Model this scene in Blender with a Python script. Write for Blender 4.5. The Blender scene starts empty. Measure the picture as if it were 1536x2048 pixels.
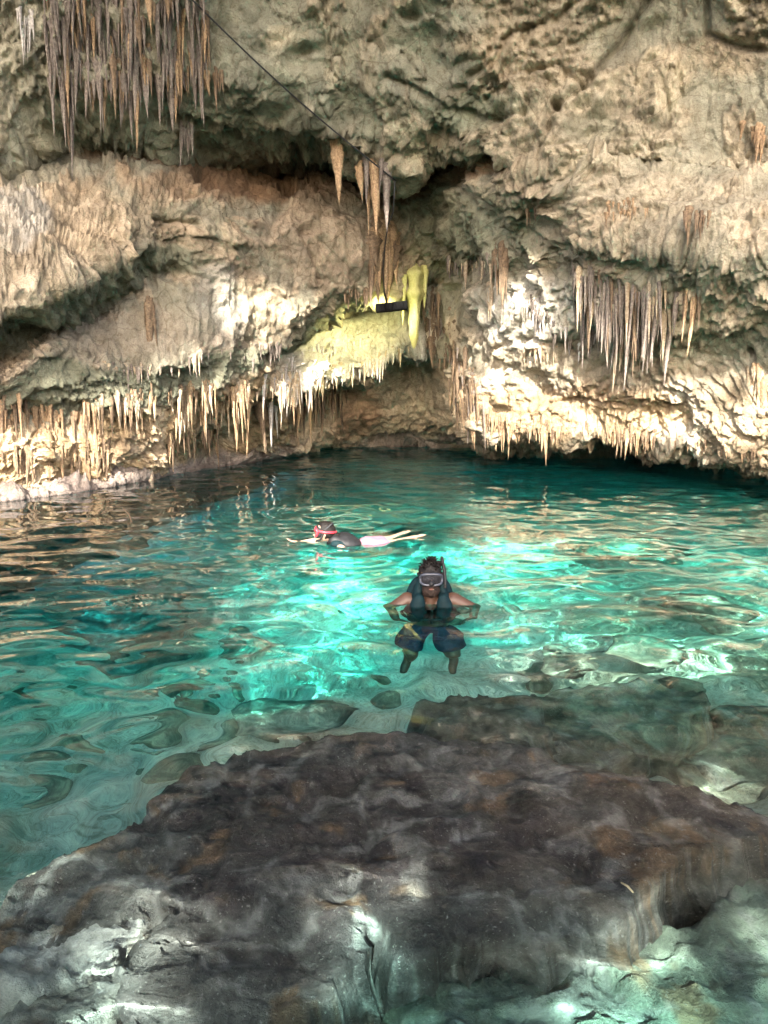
import bpy, bmesh, math, random
import numpy as np
from mathutils import Vector, Matrix, Quaternion
from mathutils.bvhtree import BVHTree

S = bpy.context.scene
C = S.collection
R = math.radians

# ------------------------------------------------------------------ camera
CAM_H = 1.5
PITCH = R(8.24)
FPX = 1547.0
cd = bpy.data.cameras.new('camera')
camera = bpy.data.objects.new('camera', cd)
C.objects.link(camera)
camera.location = (0, 0, CAM_H)
camera.rotation_euler = (R(90) - PITCH, 0, 0)
cd.sensor_fit = 'VERTICAL'
cd.angle = 2 * math.atan(1024 / FPX)
cd.clip_start = 0.05
cd.clip_end = 600
S.camera = camera

# ------------------------------------------------------------------ sky and sun
SUN_EL, SUN_AZ = R(30), R(4)          # the sun stands behind the camera, shining level into the cave
world = bpy.data.worlds.new('World')
S.world = world
world.use_nodes = True
wn = world.node_tree
bg = wn.nodes['Background']
sky = wn.nodes.new('ShaderNodeTexSky')
sky.sky_type = 'NISHITA'
sky.sun_disc = False
sky.sun_elevation = SUN_EL
sky.sun_rotation = math.pi + SUN_AZ
sky.dust_density = 5.0
sky.air_density = 0.6
wn.links.new(sky.outputs[0], bg.inputs[0])
bg.inputs[1].default_value = 0.15
sl = bpy.data.lights.new('sun', 'SUN')
sl.energy = 4.0
sl.angle = R(0.5)
sl.color = (1.0, 0.94, 0.84)
sl.cycles.is_caustics_light = True
sun = bpy.data.objects.new('sun', sl)
C.objects.link(sun)
SUN_DIR = Vector((math.sin(SUN_AZ) * math.cos(SUN_EL), math.cos(SUN_AZ) * math.cos(SUN_EL), -math.sin(SUN_EL)))
sun.rotation_euler = SUN_DIR.to_track_quat('-Z', 'Y').to_euler()
S.view_settings.view_transform = 'Standard'
S.view_settings.look = 'None'
S.view_settings.gamma = 1
S.view_settings.exposure = 2.5
S.cycles.caustics_refractive = True
S.cycles.caustics_reflective = False
S.cycles.max_bounces = 7
S.cycles.use_light_tree = False
S.cycles.diffuse_bounces = 3
S.cycles.glossy_bounces = 3
S.cycles.transmission_bounces = 6
S.cycles.sample_clamp_indirect = 6.0
S.cycles.use_denoising = True
S.cycles.adaptive_threshold = 0.02

# ------------------------------------------------------------------ helpers
rng = np.random.default_rng(7)
random.seed(7)
LAT = rng.random((64, 64, 64)).astype(np.float32)


def vnoise(p):
    """smooth value noise in -1..1 for an (n,3) array"""
    f = np.floor(p)
    t = (p - f).astype(np.float32)
    i = f.astype(np.int64) & 63
    j = (i + 1) & 63
    t = t * t * t * (t * (t * 6 - 15) + 10)
    x, y, z = t[:, 0], t[:, 1], t[:, 2]
    c00 = LAT[i[:, 0], i[:, 1], i[:, 2]] * (1 - x) + LAT[j[:, 0], i[:, 1], i[:, 2]] * x
    c10 = LAT[i[:, 0], j[:, 1], i[:, 2]] * (1 - x) + LAT[j[:, 0], j[:, 1], i[:, 2]] * x
    c01 = LAT[i[:, 0], i[:, 1], j[:, 2]] * (1 - x) + LAT[j[:, 0], i[:, 1], j[:, 2]] * x
    c11 = LAT[i[:, 0], j[:, 1], j[:, 2]] * (1 - x) + LAT[j[:, 0], j[:, 1], j[:, 2]] * x
    return ((c00 * (1 - y) + c10 * y) * (1 - z) + (c01 * (1 - y) + c11 * y) * z) * 2 - 1


def fbm(p, octaves=4, gain=0.5, lac=2.03):
    a, s = 1.0, np.zeros(len(p), np.float32)
    q = p.copy()
    for _ in range(octaves):
        s += a * vnoise(q)
        q = q * lac + 17.3
        a *= gain
    return s


def ridged(p, octaves=4, gain=0.5):
    a, s = 1.0, np.zeros(len(p), np.float32)
    q = p.copy()
    for _ in range(octaves):
        s += a * (1 - 2 * np.abs(vnoise(q)))
        q = q * 2.07 + 9.1
        a *= gain
    return s


def worley(p):
    """nearest and second nearest cell distance, and a random value per nearest cell"""
    f = np.floor(p).astype(np.int64)
    d1 = np.full(len(p), 9.0, np.float32)
    d2 = np.full(len(p), 9.0, np.float32)
    cid = np.zeros(len(p), np.float32)
    for a in (-1, 0, 1):
        for b in (-1, 0, 1):
            for c in (-1, 0, 1):
                g = f + np.array((a, b, c))
                i, j, k = g[:, 0] & 63, g[:, 1] & 63, g[:, 2] & 63
                o = np.stack([LAT[i, j, k], LAT[j, k, i], LAT[k, i, j]], 1)
                d = np.sqrt((((g + o) - p) ** 2).sum(1)).astype(np.float32)
                near = d < d1
                d2 = np.where(near, d1, np.minimum(d2, d))
                cid = np.where(near, LAT[i, k, j], cid)
                d1 = np.where(near, d, d1)
    return d1, d2, cid


def pchip(xk, yk, x):
    """monotone cubic interpolation; yk may have trailing axes"""
    xk = np.asarray(xk, float)
    yk = np.asarray(yk, float)
    h = np.diff(xk)
    hh = h.reshape((-1,) + (1,) * (yk.ndim - 1))
    dl = np.diff(yk, axis=0) / hh
    m = np.zeros_like(yk)
    m[0], m[-1] = dl[0], dl[-1]
    if len(xk) > 2:
        same = dl[:-1] * dl[1:] > 0
        den = np.where(same, dl[:-1] + dl[1:], 1)
        m[1:-1] = np.where(same, 2 * dl[:-1] * dl[1:] / den, 0)
    i = np.clip(np.searchsorted(xk, x) - 1, 0, len(xk) - 2)
    sh = (-1,) + (1,) * (yk.ndim - 1)
    t = ((np.asarray(x, float) - xk[i]) / h[i]).reshape(sh)
    hi = h[i].reshape(sh)
    return ((2 * t**3 - 3 * t**2 + 1) * yk[i] + (t**3 - 2 * t**2 + t) * hi * m[i]
            + (-2 * t**3 + 3 * t**2) * yk[i + 1] + (t**3 - t**2) * hi * m[i + 1])


CP, SP = math.cos(PITCH), math.sin(PITCH)


def ray(px, py):
    """direction of a sight line, with forward (y) component 1"""
    a = (np.asarray(px, float) - 768) / FPX
    b = (1024 - np.asarray(py, float)) / FPX
    y = CP + b * SP
    z = -SP + b * CP
    return np.stack([a / y, np.ones_like(a / y), z / y], -1)


def at(px, py, d):
    return np.array((0, 0, CAM_H)) + ray(px, py) * np.asarray(d, float)[..., None]


def on_plane(px, py, z=0.0):
    r = ray(px, py)
    return np.array((0, 0, CAM_H)) + r * ((z - CAM_H) / r[..., 2])[..., None]


def under(px, py, z):
    """where the sight line, bent at the still water, reaches depth z"""
    r = ray(px, py)
    s = on_plane(px, py, 0.0)
    n = r / np.linalg.norm(r)
    h = math.hypot(n[0], n[1])
    sn = h / 1.33
    k = sn / math.sqrt(1 - sn * sn) * (-z) / h
    return np.array((s[0] + n[0] * k, s[1] + n[1] * k, z))


def mesh_np(name, v, q, smooth=True):
    m = bpy.data.meshes.new(name)
    v = np.ascontiguousarray(v, np.float32)
    q = np.ascontiguousarray(q, np.int32)
    n, k = q.shape
    m.vertices.add(len(v))
    m.vertices.foreach_set('co', v.ravel())
    m.loops.add(n * k)
    m.loops.foreach_set('vertex_index', q.ravel())
    m.polygons.add(n)
    m.polygons.foreach_set('loop_start', np.arange(0, n * k, k, dtype=np.int32))
    m.polygons.foreach_set('use_smooth', np.full(n, smooth))
    m.update(calc_edges=True)
    return m


def grid_faces(nv, nu):
    i = np.arange(nv * nu).reshape(nv, nu)
    return np.stack([i[:-1, :-1], i[1:, :-1], i[1:, 1:], i[:-1, 1:]], -1).reshape(-1, 4)


def set_color(m, col, name='tint'):
    a = m.color_attributes.new(name, 'FLOAT_COLOR', 'POINT')
    c = np.ones((len(m.vertices), 4), np.float32)
    c[:, :3] = col
    a.data.foreach_set('color', c.ravel())


def link(name, mesh, mat=None, parent=None):
    o = bpy.data.objects.new(name, mesh)
    C.objects.link(o)
    if mat is not None and mesh is not None and not mesh.materials:
        mesh.materials.append(mat)
    if parent is not None:
        o.parent = parent
    return o


def tag(o, label=None, category=None, group=None, kind=None):
    if label: o['label'] = label
    if category: o['category'] = category
    if group: o['group'] = group
    if kind: o['kind'] = kind
    return o


def empty(name, loc=(0, 0, 0)):
    o = bpy.data.objects.new(name, None)
    C.objects.link(o)
    o.location = loc
    return o


def smooth01(a, b, x):
    t = np.clip((x - a) / (b - a), 0, 1)
    return t * t * (3 - 2 * t)


# ------------------------------------------------------------------ materials
class NT:
    def __init__(self, name):
        self.m = bpy.data.materials.new(name)
        self.m.use_nodes = True
        self.t = self.m.node_tree
        self.b = self.t.nodes['Principled BSDF']
        self.pos = None

    def n(self, kind, **kw):
        o = self.t.nodes.new('ShaderNode' + kind)
        for k, v in kw.items():
            if k.startswith('i_'):
                key = k[2:]
                o.inputs[int(key) if key.isdigit() else key.replace('_', ' ')].default_value = v
            else:
                setattr(o, k, v)
        return o

    def l(self, a, b):
        self.t.links.new(a, b)

    def coord(self, scale=(1, 1, 1), obj=False):
        mp = self.n('Mapping')
        mp.inputs['Scale'].default_value = scale
        src = self.n('TexCoord').outputs['Object'] if obj else self.n('NewGeometry').outputs['Position']
        self.l(src, mp.inputs['Vector'])
        return mp.outputs[0]

    def noise(self, co, scale, detail=6, rough=0.6, dist=0.0):
        x = self.n('TexNoise', i_Scale=scale, i_Detail=detail, i_Roughness=rough, i_Distortion=dist)
        self.l(co, x.inputs['Vector'])
        return x.outputs['Fac']

    def ramp(self, fac, stops):
        r = self.n('ValToRGB')
        e = r.color_ramp.elements
        while len(e) < len(stops):
            e.new(0.5)
        for k, (p, c) in enumerate(stops):
            e[k].position = p
            e[k].color = (c, c, c, 1) if isinstance(c, (int, float)) else (*c, 1)
        self.l(fac, r.inputs[0])
        return r.outputs[0]

    def mix(self, fac, a, b, mode='MIX'):
        x = self.n('Mix', data_type='RGBA', blend_type=mode)
        for src, i in ((fac, 0), (a, 6), (b, 7)):
            if isinstance(src, (int, float)):
                x.inputs[i].default_value = src
            elif isinstance(src, tuple):
                x.inputs[i].default_value = (*src, 1)
            else:
                self.l(src, x.inputs[i])
        return x.outputs[2]

    def math(self, op, a, b):
        x = self.n('Math', operation=op)
        for src, i in ((a, 0), (b, 1)):
            if isinstance(src, (int, float)):
                x.inputs[i].default_value = src
            else:
                self.l(src, x.inputs[i])
        return x.outputs[0]

    def bump(self, h, strength, dist, prev=None):
        x = self.n('Bump', i_Strength=strength, i_Distance=dist)
        self.l(h, x.inputs['Height'])
        if prev is not None:
            self.l(prev, x.inputs['Normal'])
        return x.outputs[0]

    def done(self, color=None, rough=None, normal=None, spec=None):
        for src, key in ((color, 'Base Color'), (rough, 'Roughness'), (normal, 'Normal'), (spec, 'Specular IOR Level')):
            if src is None:
                continue
            if isinstance(src, (int, float)):
                self.b.inputs[key].default_value = src
            elif isinstance(src, tuple):
                self.b.inputs[key].default_value = (*src, 1)
            else:
                self.l(src, self.b.inputs[key])
        return self.m


def plain(name, color, rough=0.6, spec=0.4, var=0.15, scale=30, metallic=0.0, bump=0.0):
    t = NT(name)
    co = t.coord(obj=True)
    n = t.noise(co, scale, 4)
    c = t.mix(t.ramp(n, [(0.3, 0.0), (0.7, 1.0)]), tuple(x * (1 - var) for x in color), tuple(min(1, x * (1 + var)) for x in color))
    t.b.inputs['Metallic'].default_value = metallic
    nm = t.bump(n, bump, 0.01) if bump else None
    return t.done(c, rough, nm, spec)


def limestone(name, porous=1.0):
    """colour from the mesh's own tint, with speckle, pits and cracks"""
    t = NT(name)
    tint = t.n('VertexColor', layer_name='tint').outputs[0]
    co = t.coord()
    big = t.noise(co, 1.1, 5, 0.62, 0.3)
    fine = t.noise(co, 9.0, 5, 0.7)
    grit = t.noise(co, 42.0, 2, 0.6)
    streak = t.noise(t.coord((1, 1, 0.12)), 7.0, 3, 0.6)
    c = t.mix(0.75, tint, t.ramp(big, [(0.28, (0.62, 0.60, 0.56)), (0.5, (1.0, 1.0, 1.0)), (0.72, (1.28, 1.24, 1.16))]), 'MULTIPLY')
    c = t.mix(0.8, c, t.ramp(fine, [(0.28, (0.45, 0.40, 0.34)), (0.46, (0.95, 0.94, 0.92)), (0.7, (1.22, 1.22, 1.22))]), 'MULTIPLY')
    c = t.mix(0.22, c, t.ramp(streak, [(0.3, (0.62, 0.52, 0.42)), (0.6, (1.12, 1.12, 1.1))]), 'MULTIPLY')
    ve = t.n('TexVoronoi', feature='DISTANCE_TO_EDGE', i_Scale=1.3)
    t.l(t.mix(0.35, co, t.n('TexNoise', i_Scale=2.2, i_Detail=3.0).outputs['Color'], 'ADD'), ve.inputs['Vector'])
    crack = t.ramp(ve.outputs['Distance'], [(0.0, 0.0), (0.018, 1.0)])
    c = t.mix(0.45, c, t.mix(crack, (0.35, 0.30, 0.24), (1.0, 1.0, 1.0)), 'MULTIPLY')
    c = t.mix(0.5, c, t.ramp(grit, [(0.30, (0.62, 0.60, 0.57)), (0.55, (1.08, 1.08, 1.08))]), 'MULTIPLY')
    nm = t.bump(t.math('ADD', fine, t.math('MULTIPLY', grit, 0.3)), 0.85, 0.10)
    return t.done(c, 0.88, nm, 0.25)


LIME = limestone('limestone')


def drowned_rock(name):
    """silted rock under water: the mesh's own tint, soft mottling and pale grains"""
    t = NT(name)
    tint = t.n('VertexColor', layer_name='tint').outputs[0]
    co = t.coord()
    a = t.noise(co, 8.0, 7, 0.72)
    b = t.noise(co, 75.0, 2, 0.5)
    c = t.mix(0.7, tint, t.ramp(a, [(0.34, (0.22, 0.20, 0.19)), (0.5, (0.85, 0.85, 0.85)), (0.64, (1.9, 1.86, 1.8))]), 'MULTIPLY')
    c = t.mix(t.ramp(b, [(0.64, 0.0), (0.72, 0.5)]), c, (0.20, 0.19, 0.18))
    return t.done(c, 0.7, t.bump(a, 0.9, 0.06), 0.3)


DROWNED = drowned_rock('drowned_rock')

# ------------------------------------------------------------------ the rock shell: ceiling, hanging masses, walls
# Each row is a line along the rock from left to right: (column, height on the sight line, distance from the camera).
def wl(px, py, extra=0.0):
    return (px, py, float(on_plane(px, py, 0.0)[1]) + extra)


ROWS = [
    # rim of the roof opening
    [(-900, -260, 9.6), (0, -300, 11.0), (768, -300, 11.4), (1536, -300, 10.6), (2400, -260, 9.0)],
    [(-900, -40, 10.4), (0, -20, 12.0), (400, -20, 12.7), (768, -20, 12.9), (1200, -20, 12.4), (1536, -20, 11.6), (2400, -40, 9.6)],
    [(-900, 170, 10.9), (0, 170, 12.4), (400, 170, 13.3), (768, 170, 13.5), (1200, 170, 12.8), (1536, 170, 12.0), (2400, 170, 9.9)],
    # lip above the crack
    [(-900, 330, 11), (0, 325, 12.6), (100, 318, 13.2), (180, 300, 13.8), (370, 322, 14.1), (480, 302, 14.2), (640, 298, 14.2), (720, 330, 14.2), (800, 362, 14.2),
     (860, 305, 14), (950, 285, 13.6), (1040, 325, 13.2), (1200, 330, 12.8), (1536, 340, 12), (2400, 340, 10)],
    # back of the crack
    [(-900, 336, 11.1), (0, 332, 12.7), (100, 326, 13.2), (180, 316, 15.4), (370, 338, 15.6), (480, 345, 17), (640, 345, 17.2), (800, 385, 17.2), (860, 345, 16.4),
     (950, 315, 15.2), (1040, 332, 13.3), (1200, 336, 12.8), (1536, 346, 12), (2400, 346, 10)],
    # top edge of the hanging mass
    [(-900, 345, 11), (0, 342, 12.4), (100, 336, 12.9), (180, 328, 13.2), (300, 336, 13.3), (400, 348, 13.5), (540, 392, 13.6), (640, 388, 13.8), (700, 402, 13.9),
     (790, 410, 14.1), (830, 392, 14.3), (900, 352, 14.0), (1000, 336, 13.5), (1040, 340, 13.2), (1200, 346, 12.7), (1536, 356, 11.9), (2400, 356, 9.9)],
    # belly of the hanging mass
    [(-900, 470, 9.9), (0, 460, 11.2), (200, 425, 12.2), (400, 440, 12.9), (600, 470, 13.3), (740, 475, 13.8), (790, 480, 14.3), (840, 450, 14.6), (900, 420, 13.9),
     (1040, 420, 13.7), (1200, 430, 12.6), (1536, 440, 11.4), (2400, 440, 9.4)],
    # its lower lip on the left
    [(-900, 520, 8.9), (-400, 580, 9.8), (0, 615, 10.6), (65, 588, 10.9), (125, 558, 11.2), (200, 515, 11.8), (260, 492, 12.2), (340, 480, 12.8), (420, 500, 13.1), (600, 530, 13.5),
     (740, 530, 13.9), (800, 530, 14.5), (850, 500, 15), (900, 480, 14.3), (1040, 470, 14.0), (1200, 480, 12.5), (1536, 500, 11.2), (2400, 520, 9.2)],
    # back of the recess beneath
    [(-900, 590, 10.2), (-400, 660, 11.2), (0, 722, 12.1), (100, 662, 12.6), (210, 622, 13.0), (260, 585, 13.1), (300, 553, 13.2), (350, 556, 13.1), (420, 565, 13.2), (600, 590, 13.7),
     (740, 566, 14.0), (800, 560, 14.7), (850, 530, 15.2), (900, 510, 14.6), (1040, 508, 14.4), (1200, 520, 12.8), (1536, 540, 11.3), (2400, 580, 9.2)],
    # lip of the second mass
    [(-900, 590, 9.4), (-400, 660, 10.3), (-150, 725, 10.9), (0, 765, 11.3), (60, 725, 11.5), (100, 697, 11.7), (200, 726, 12.1), (280, 735, 12.4), (350, 730, 12.7), (400, 705, 13.0), (450, 684, 13.4),
     (520, 690, 13.8), (565, 695, 14), (590, 668, 14.2), (640, 632, 14.4), (700, 604, 14.5), (745, 598, 14.6), (800, 590, 15), (830, 560, 15.6), (870, 540, 15.8), (920, 535, 15.2), (1000, 535, 14.9),
     (1100, 570, 13.9), (1250, 610, 12.8), (1400, 605, 12.2), (1536, 610, 11.8), (2400, 700, 9.4)],
    # back of the second recess
    [(-900, 760, 10.3), (-400, 800, 11.3), (0, 832, 12.3), (130, 842, 12.9), (200, 808, 13.3), (350, 790, 14.3), (410, 767, 14.8), (530, 730, 16.0), (585, 704, 17.0), (640, 660, 18.0),
     (690, 622, 18.8), (745, 600, 19.0), (800, 592, 19.0), (830, 566, 19.0), (870, 560, 18.4), (920, 560, 17.0), (1000, 590, 15.2), (1100, 640, 14.4), (1250, 690, 13.8), (1400, 720, 13.2), (1536, 750, 12.5), (2400, 850, 9.6)],
    # lower wall on the left, lip of the bright shelf in the middle, slope of the right wall
    [(-900, 985, 10.1), (0, 905, 12.1), (200, 880, 13.5), (350, 850, 14.9), (430, 822, 15.7), (520, 780, 16.3), (600, 768, 17.2), (660, 752, 18.0), (720, 730, 18.6),
     (820, 692, 19.2), (860, 690, 19.2), (900, 700, 18.2), (960, 730, 16.6), (1100, 745, 14.7), (1250, 780, 14.0), (1400, 805, 13.4), (1536, 830, 12.6), (2400, 960, 9.6)],
    # back of the hollow under the shelf, lower lip of the right wall
    [(-900, 1040, 10.0), (0, 960, 12.0), (200, 930, 13.8), (350, 905, 15.4), (430, 880, 16.6), (520, 850, 18.2), (600, 815, 19.6), (660, 790, 20.6), (720, 760, 21.2), (830, 716, 21.4),
     (880, 745, 20.4), (930, 820, 18.4), (970, 868, 16.4), (1100, 872, 15.1), (1200, 862, 14.6), (1300, 872, 14.1), (1400, 885, 13.7), (1536, 908, 12.9), (2400, 1060, 9.4)],
    # recess under the right wall, back wall
    [(-900, 1075, 10.1), (0, 985, 12.0), (200, 958, 14.0), (350, 930, 15.8), (430, 910, 17.2), (520, 890, 19.6), (600, 870, 21), (660, 850, 22.2), (720, 842, 22.8), (830, 842, 23.0),
     (880, 855, 22.2), (930, 872, 21), (970, 884, 20.3), (1100, 885, 18.8), (1200, 880, 18.2), (1300, 890, 17.2), (1400, 905, 16.2), (1536, 928, 14.6), (2400, 1080, 10.2)],
    # waterline
    [wl(-900, 1110), wl(0, 1003), wl(150, 986), wl(320, 955), wl(430, 936), wl(520, 921), wl(600, 904), wl(660, 895), wl(760, 893), wl(850, 893), wl(930, 896),
     wl(970, 899, 0.2), wl(1100, 905, 0.4), wl(1200, 910, 0.6), wl(1300, 919, 0.8), wl(1400, 931, 0.8), wl(1536, 950, 0.5), wl(2400, 1110)],
]
NU_IN, NU_OUT = 700, 70
cols = np.concatenate([np.linspace(-900, -110, NU_OUT, endpoint=False), np.linspace(-110, 1646, NU_IN), np.linspace(1646, 2400, NU_OUT + 1)[1:]])
lines, pys = [], []
SET_BACK = pchip([-900, 0, 350, 600, 800, 900, 1040, 2400], [0.3, 0.7, 1.1, 2.2, 2.6, 1.6, 0.0, 0.0], cols)
for irow, row in enumerate(ROWS):
    r = np.array(row, float)
    py = pchip(r[:, 0], r[:, 1], cols)
    d = pchip(r[:, 0], r[:, 2], cols)
    if 4 <= irow <= 9:                               # the hanging masses
        d = d + SET_BACK
    if irow == 3:
        d = d + 0.4 * SET_BACK
    pys.append(py)
    lines.append(at(cols, py, d))
for zz_, yy_, k_ in ((10.4, 8.6, 0.93), (11.6, 5.2, 0.86)):      # the roof going on towards and over the viewer
    q = lines[0].copy() if k_ == 0.93 else q.copy()
    q = np.stack([lines[-len(ROWS)][:, 0] * k_, np.full(len(cols), yy_), np.full(len(cols), zz_)], 1)
    lines.insert(0, q)
    pys.insert(0, pys[0] - 400)
lines = np.array(lines)
wline = lines[-1].copy()
wline[:, 2] = 0.0
back = wline[:, :2] / np.linalg.norm(wline[:, :2], axis=1)[:, None]
deep = []
for dz, dd in ((-0.7, 0.25), (-6.5, 1.2)):
    q = wline.copy()
    q[:, 2] = dz
    q[:, :2] += back * dd
    deep.append(q)
lines = np.concatenate([lines, np.array(deep)])
pys = np.array(pys + [pys[-1] + 30, pys[-1] + 120])
seg = np.median(np.linalg.norm(np.diff(lines[:, 100:-100], axis=0), axis=2), axis=1)
mx = np.percentile(np.linalg.norm(np.diff(lines[:, 100:-100], axis=0), axis=2), 80, axis=1)
cnt = np.maximum(8, ((0.4 * seg + 0.6 * mx) / 0.040)).astype(int)
cnt[-1] = 30
cnt[:2] = 40
vk = np.arange(len(lines)) - 2.0
vs = np.concatenate([k - 2 + np.arange(c) / c for k, c in enumerate(cnt)] + [[len(lines) - 3]])
NV, NU = len(vs), len(cols)
P0 = pchip(vk, lines, vs)
PY0 = pchip(vk, pys, vs)
PX0 = np.broadcast_to(cols, PY0.shape)
du = np.gradient(P0, axis=1)
dv = np.gradient(P0, axis=0)
N0 = np.cross(dv, du)
N0 /= np.linalg.norm(N0, axis=2)[..., None] + 1e-9
for _ in range(6):                                   # calm the normals at the lips
    N0[1:-1] = (N0[:-2] + 2 * N0[1:-1] + N0[2:]) / 4
    N0[:, 1:-1] = (N0[:, :-2] + 2 * N0[:, 1:-1] + N0[:, 2:]) / 4
N0 /= np.linalg.norm(N0, axis=2)[..., None] + 1e-9
p = P0.reshape(-1, 3)
nrm = N0.reshape(-1, 3)
px, py = PX0.ravel(), PY0.ravel()
vrow = np.repeat(vs, NU)

# relief: warped bulges, broken blocks, scallops and pits
warp = np.stack([vnoise(p * 0.8 + 3), vnoise(p * 0.8 + 31), vnoise(p * 0.8 + 57)], 1) * 0.45
pw = p + warp
w1, w2, wc = worley(pw * np.array((0.85, 0.85, 1.2)))
v1, v2, vc = worley(pw * 2.6 + 7)
disp = 0.26 * fbm(p * 0.42, 3)
disp += 0.17 * (ridged(pw * 0.9, 4) - 0.3) * 0.6
disp += 0.13 * (wc - 0.5) * smooth01(0.0, 0.22, w2 - w1)
disp += 0.13 * (vc - 0.5) * smooth01(0.0, 0.2, v2 - v1) - 0.05 * (1 - smooth01(0, 0.1, v2 - v1))
nzc = fbm(pw * 1.3 + 5, 5, 0.6)
nz3c = fbm(p * 0.5 + 77, 3)
crust = smooth01(-0.05, 0.12, nzc + 0.5 * nz3c)               # rough crust left on the smoother plates
disp += 0.07 * crust + (0.03 + 0.055 * crust) * fbm(pw * 4.6, 5, 0.68)
hollow = vnoise(p * 1.6 + 91)
rough = smooth01(-0.3, 0.4, vnoise(p * 0.55 + 40))
disp += rough * (0.3 + 0.7 * crust) * 0.075 * ridged(pw * 3.1 + 5, 3, 0.6)
disp -= 0.16 * smooth01(0.35, 0.75, hollow)
disp += 0.022 * ridged(pw * 7.5 + 2, 3, 0.6)
disp *= 1 - 0.42 * (1 - smooth01(2.4, 3.0, vrow)) * (1 - 0.6 * crust)      # broad smooth plates of the ceiling
# smooth flowstone faces of the hanging masses, furrowed downwards
flow = np.exp(-((px - 640) / 190) ** 4 - ((py - 500) / 110) ** 4) + np.exp(-((px - 420) / 220) ** 4 - ((py - 640) / 75) ** 4) + 0.7 * np.exp(-((px - 820) / 130) ** 4 - ((py - 790) / 75) ** 4)
flow = np.clip(flow, 0, 1)
furrow = ridged(p * np.array((3.2, 3.2, 0.35)), 3)
disp = disp * (1 - 0.55 * flow) + flow * 0.035 * furrow


def groove(pts, width, depth):
    best = np.full(len(px), 1e9)
    j = 9 * vnoise(p * 1.9 + 11)
    for (x0, y0), (x1, y1) in zip(pts[:-1], pts[1:]):
        dx, dy = x1 - x0, y1 - y0
        t = np.clip(((px - x0) * dx + (py - y0) * dy) / (dx * dx + dy * dy), 0, 1)
        best = np.minimum(best, np.hypot(px - x0 - t * dx + j, py - y0 - t * dy + j * 0.6))
    return -depth * np.exp(-(best / width) ** 2)


for pts, wd, dp in (
        ([(1310, -20), (1240, 90), (1165, 180), (1100, 240), (1085, 330)], 7, 0.22),
        ([(1180, -20), (1120, 45), (1020, 60), (990, 120), (940, 150)], 6, 0.18),
        ([(1410, -20), (1415, 70), (1480, 95), (1560, 100)], 7, 0.2),
        ([(1060, 150), (1120, 130), (1165, 180)], 5, 0.14),
        ([(1330, 190), (1330, 250), (1300, 300)], 5, 0.14),
        ([(770, 150), (870, 200), (970, 236), (1050, 236)], 8, 0.22),
        ([(320, 438), (370, 440), (400, 452)], 7, 0.25),
        ([(600, 470), (625, 520), (640, 560)], 5, 0.14),
        ([(0, 380), (60, 350), (120, 330)], 7, 0.2),
        ([(760, 880), (840, 862), (900, 855), (950, 880)], 6, 0.35),
        ([(1090, 812), (1170, 800), (1250, 812)], 5, 0.18),
        ([(1010, 690), (1060, 676), (1120, 690), (1180, 730)], 6, 0.2),
        ([(1360, 690), (1400, 740), (1470, 800)], 5, 0.15)):
    disp += groove(pts, wd, dp)
for cx, cy, r, dp in ((412, 270, 20, 0.5), (465, 285, 18, 0.4), (556, 283, 15, 0.4), (352, 258, 14, 0.3), (382, 255, 10, 0.35), (630, 292, 16, 0.4), (592, 305, 12, 0.3),
                      (1497, 716, 12, 0.6), (877, 258, 14, 0.3), (905, 262, 12, 0.3), (820, 32, 20, 0.25), (1112, 215, 11, 0.4), (590, 120, 26, 0.15), (530, 95, 30, 0.12), (612, 100, 16, 0.15),
                      (1165, 230, 34, 0.2), (1190, 270, 44, 0.25), (960, 205, 60, 0.25), (860, 110, 70, 0.25), (345, 545, 26, 0.3), (150, 545, 12, 0.2), (620, 455, 18, 0.25)):
    disp -= dp * np.exp(-(np.hypot(px - cx, (py - cy) * 1.2) / r) ** 4)
calm = smooth01(13.7, 14.05, vrow)
disp *= 1 - 0.75 * calm
edge = smooth01(-2, 0.5, vrow)
disp *= 0.4 + 0.6 * edge
VV = p + nrm * disp[:, None]
V3 = VV.reshape(NV, NU, 3)

# colours of the stone, with some light from sun and water painted in
def blob(cx, cy, rx, ry, k=0.55, pw_=2):
    e = ((px - cx) / rx) ** 2 + ((py - cy) / ry) ** 2
    return smooth01(0, 1, np.clip(1.25 - e + k * nz, 0, 1))


nz = fbm(pw * 1.3 + 5, 5, 0.6)
nz2 = fbm(pw * 2.7 + 45, 5, 0.62)
nz3 = fbm(p * 0.5 + 77, 3)
BEIGE, GREY, CREAM, WHITE = (np.array(c) for c in ((0.47, 0.37, 0.25), (0.30, 0.295, 0.225), (0.58, 0.47, 0.33), (0.62, 0.58, 0.52)))
RUST, BROWN, OCHRE, DARK, MAUVE, OLIVE = (np.array(c) for c in ((0.30, 0.155, 0.075), (0.34, 0.235, 0.15), (0.56, 0.37, 0.17), (0.09, 0.075, 0.055), (0.33, 0.27, 0.26), (0.20, 0.215, 0.145)))
col = np.tile(BEIGE, (len(p), 1))


def lay(w, c):
    global col
    w = np.clip(w, 0, 1)[:, None]
    col = col * (1 - w) + np.asarray(c) * w


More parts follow.
